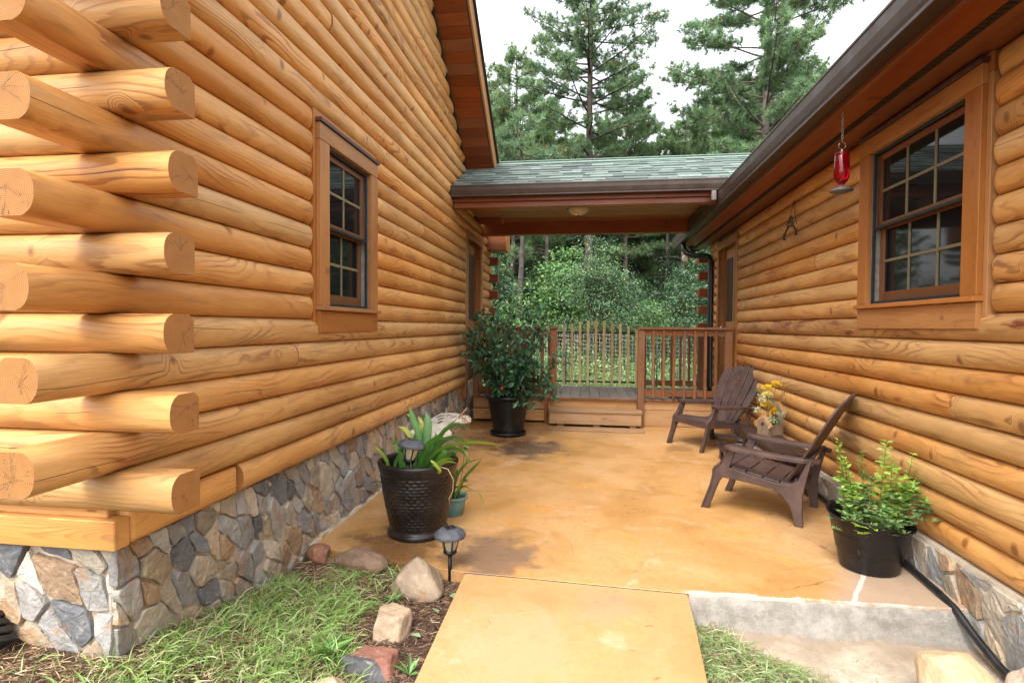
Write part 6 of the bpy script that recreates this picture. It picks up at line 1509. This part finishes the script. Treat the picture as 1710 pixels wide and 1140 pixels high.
def put(root, u, Y, scale=1.0, rot=0.0, first=False, label=None, group=None, z=None):
    o = root if first else copy_thing(root)
    X = (u-980)/910*Y; o.location = (X, Y, (gz(X, Y) if z is None else z)-.05); o.scale = (scale,)*3; o.rotation_euler = (0, 0, rot)
    if label: o['label'] = label
    if group: o['group'] = group
    return o
GRN = [(.19, .30, .16), (.22, .33, .17), (.16, .27, .15)]
A = make_pine('tall pine with a straight grey trunk rising in the middle above the breezeway roof', 25, .24, 9.2, 4.4, 3, dens=.9, tufts_per=7, blade=.30, bw=.026, dead=18, cols=GRN, thick=1.1, nblade=18, bark='barkdark')
put(A, 983, 28, 1.0, .7, first=True)
Bp = make_pine('full pine with a pale trunk above the right eave', 26, .25, 8.4, 5.0, 14, tufts_per=9, dens=1.0, blade=.32, bw=.028, dead=12, cols=[(.19, .31, .17), (.23, .36, .18)], thick=1.0, nblade=20)
put(Bp, 1251, 27, 1.0, 2.1, first=True)
Cp = make_pine('young bushy pine to the left of the tall middle pine, over the ridge', 17, .16, 3.5, 4.2, 29, tufts_per=10, dens=1.0, blade=.32, bw=.030, cols=[(.21, .33, .16), (.25, .37, .18)], nblade=18)
put(Cp, 858, 30, 1.0, .3, first=True)
Dp = make_pine('slim pine standing close to the right of the tall middle pine', 17.5, .15, 6.0, 3.0, 41, tufts_per=7, dens=.95, blade=.32, bw=.030, cols=[(.23, .35, .17)], nblade=18)
put(Dp, 1042, 31, .95, 1.3, first=True)
GP = 'pines in the wood beyond the breezeway'
for (u, Y, s_, r_, lab) in [
    (918, 35, .95, 1.0, 'bushy pine half hidden between the young left pine and the tall middle pine'),
    (800, 33, 1.02, 4.0, 'pine whose crown shows just beside the left roof edge'),
    (1105, 36, .86, 2.2, 'low bushy pine below the gap of white sky'),
    (1175, 37, 1.0, 5.2, 'pine filling the space between the sky gap and the pale trunked pine'),
    (1320, 33, 1.0, .4, 'pine showing right above the gutter near the white sky'), (1135, 33, .84, 3.1, 'low pine with soft tufts left of the pale trunked pine'), (1235, 36, 1.02, 1.9, 'pine directly behind the pale trunked pine'), (955, 39, .92, 2.6, 'pine seen through the lower limbs of the tall middle pine'), (1075, 40, .86, 4.4, 'pine to the right of the slim pine, low over the ridge'), (890, 42, 1.0, 5.5, 'pine behind the young left pine, its top against the sky'), (828, 38, 1.0, 2.0, 'pine beside the left roof edge, behind the bushy ones'), (1010, 36, .92, 3.6, 'pine between the tall middle pine and the slim pine'), (1055, 34, .9, .9, 'bushy pine just behind the slim pine'), (1160, 42, 1.08, 4.9, 'far pine closing the gap left of the pale trunked pine'), (1280, 31, 1.0, 2.9, 'pine whose tufts reach over the gutter right of the pale trunk')]:
    put(Cp, u, Y, s_, r_, label=lab, group=GP)
lab2 = 'pine deep in the wood, seen only as one of many dark trunks and crowns'
for i, (u, Y, s_) in enumerate([(840, 44, .80), (900, 47, .82), (955, 45, .80), (1010, 48, .85), (1075, 46, .74), (1150, 50, .85), (1215, 44, .78), (1290, 48, .85), (760, 46, .9), (700, 42, .9), (620, 45, .9), (1390, 46, .9), (1480, 44, .85), (500, 44, .9), (1600, 46, .9), (1100, 56, .85), (930, 58, 1.0), (1020, 60, 1.0), (1200, 58, 1.0), (860, 60, 1.0), (1300, 60, 1.0)]):
    put((Cp, Dp)[i % 3 == 1], u, Y, s_, i*1.7, label=lab2, group='distant pines')
# thin dark trunks seen under the roof
E_ = make_pine('thin bare dark trunk of a pine under the breezeway roof line, one of several in the shade', 9.6, .13, 7.6, 1.8, 55, tufts_per=6, bark='barkdark', dead=14, cols=GRN, nblade=12)
put(E_, 868, 24, 1.15, 0, first=True, label='nearest thin dark pine trunk, beside the left door trim')
for i, (u, Y, s_) in enumerate([(898, 30, 1.0), (917, 27, 1.1), (1106, 30, 1.1), (1052, 34, 1.0), (1135, 28, 1.0), (884, 36, .9), (940, 38, 1.0), (1075, 38, .9), (1160, 35, 1.0), (820, 30, 1.0), (1120, 40, 1.0), (1090, 33, .9), (1008, 40, .9), (855, 40, .9), (925, 44, .9), (1145, 44, .9), (1175, 31, 1.0), (907, 41, .8)]):
    put(E_, u, Y, s_, i*2.3, label='slim dark pine trunk in the shade below the roof line', group='slim trunks in the shade')
# broadleaf understorey
F1 = make_leafy('large pale green leafy shrub behind the gate, in the middle of the opening', 3.9, 2.25, 7, nspray=190, per=110, leaf=.068, name='leafy_shrub', cat='shrub', cols=[(.11, .20, .085), (.14, .24, .11), (.08, .16, .07)], low=.06, trunk=.05, yellow=.05, spray=.50, multi=5, flatness=.30)
put(F1, 1000, 14.5, .97, .5, first=True)
F2 = make_leafy('bright green young tree with layered branches left of the large shrub', 3.8, 1.55, 19, nspray=330, per=36, leaf=.12, cols=[(.12, .26, .07), (.15, .29, .085)], low=.15, flatness=.2, spray=.5, trunk=.05)
put(F2, 940, 16.5, 1.0, 1.1, first=True)
F3 = make_leafy('dark leafy tree in the shade', 6.0, 2.6, 31, nspray=300, per=40, leaf=.15, cols=[(.06, .13, .05), (.08, .16, .065), (.05, .115, .055)], low=.05, trunk=.07, spray=.55, yellow=.03)
put(F3, 1130, 18, .56, 0, first=True, label='dark leafy tree to the right of the large shrub')
for (u, Y, s_, r_, lab, src) in [(1190, 15, .62, 2, 'leafy tree behind the right downspout', F3), (812, 15, .58, 3, 'leafy tree behind the dark log ends on the left', F3), (815, 22, .75, 4, 'leafy tree between the dark trunks and the left door trim', F3), (1060, 23, .58, 1, 'leafy tree rising behind the large shrub on its right side', F3), (975, 22, .6, 5, 'leafy tree rising directly behind the large shrub', F3), (1165, 24, .62, 2.5, 'tall leafy tree beyond the right house corner', F3), (1225, 20, 1.0, .5, 'leafy tree mostly hidden by the right log house', F3), (760, 20, 1.0, 1.5, 'leafy tree mostly hidden by the left log house', F3),
                              (1085, 16, .62, 3.3, 'small bright shrub to the right of the gate', F2), (840, 13.5, .55, 2.3, 'small bright shrub behind the potted bush', F2)]:
    put(src, u, Y, s_, r_, label=lab)
F4 = make_leafy('leafy tree with leaves darkened for the deep shade', 6.5, 2.8, 77, nspray=300, per=36, leaf=.16, cols=[(.022, .05, .02), (.03, .062, .025)], low=.05, trunk=.07, spray=.6, yellow=.01)  # leaf colours darkened to stand in for missing canopy shade
put(F4, 868, 30, .8, 0, first=True, label='shade-darkened leafy tree behind the nearest thin pine trunk')
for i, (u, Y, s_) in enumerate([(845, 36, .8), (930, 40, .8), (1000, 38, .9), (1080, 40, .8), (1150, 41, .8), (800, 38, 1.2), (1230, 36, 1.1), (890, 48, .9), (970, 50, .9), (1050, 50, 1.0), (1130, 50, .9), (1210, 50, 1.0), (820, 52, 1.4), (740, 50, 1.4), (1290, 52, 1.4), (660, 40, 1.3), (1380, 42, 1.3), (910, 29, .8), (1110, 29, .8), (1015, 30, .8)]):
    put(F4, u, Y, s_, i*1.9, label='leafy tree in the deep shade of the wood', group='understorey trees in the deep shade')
# undergrowth: one mass of tall weeds behind the deck
n = 16000; X_ = RNG.uniform(-5, 6, n); Y_ = 10.2+RNG.random(n)**1.6*6; P_ = np.stack([X_, Y_, gzv(X_, Y_)], 1)
cu = np.array([(.24, .42, .11), (.32, .48, .17), (.18, .34, .09), (.40, .48, .24), (.14, .26, .08)])[RNG.integers(0, 5, n)]*RNG.uniform(.6, 1.2, (n, 1))
blades('undergrowth', 'tall bright green weeds and grass behind the deck', P_, .85, .016, cu, lean=.5, flat=0, curl=1.0)
n = 1500; X_ = RNG.uniform(-5, 6, n); Y_ = 10.3+RNG.random(n)**1.2*6; pc = np.stack([X_, Y_, gzv(X_, Y_)+RNG.uniform(.1, .6, n)+.6*pnoise(X_, Y_, 1.7)], 1); pc = np.repeat(pc, 16, 0)+RNG.normal(size=(n*16, 3))*.12
cu = np.repeat(np.array([(.22, .37, .12), (.30, .45, .17), (.15, .28, .09)])[RNG.integers(0, 3, n)]*RNG.uniform(.6, 1.3, (n, 1)), 16*6, 0)
tag(triobj('weed_leaves', leaf_tris(pc, rnd_unit(n*16)+np.array([0, -.2, .3]), RNG.uniform(.04, .09, n*16), .5, .15), cu, M['leaf']), 'mass of leafy weeds behind the deck', None, kind='stuff')
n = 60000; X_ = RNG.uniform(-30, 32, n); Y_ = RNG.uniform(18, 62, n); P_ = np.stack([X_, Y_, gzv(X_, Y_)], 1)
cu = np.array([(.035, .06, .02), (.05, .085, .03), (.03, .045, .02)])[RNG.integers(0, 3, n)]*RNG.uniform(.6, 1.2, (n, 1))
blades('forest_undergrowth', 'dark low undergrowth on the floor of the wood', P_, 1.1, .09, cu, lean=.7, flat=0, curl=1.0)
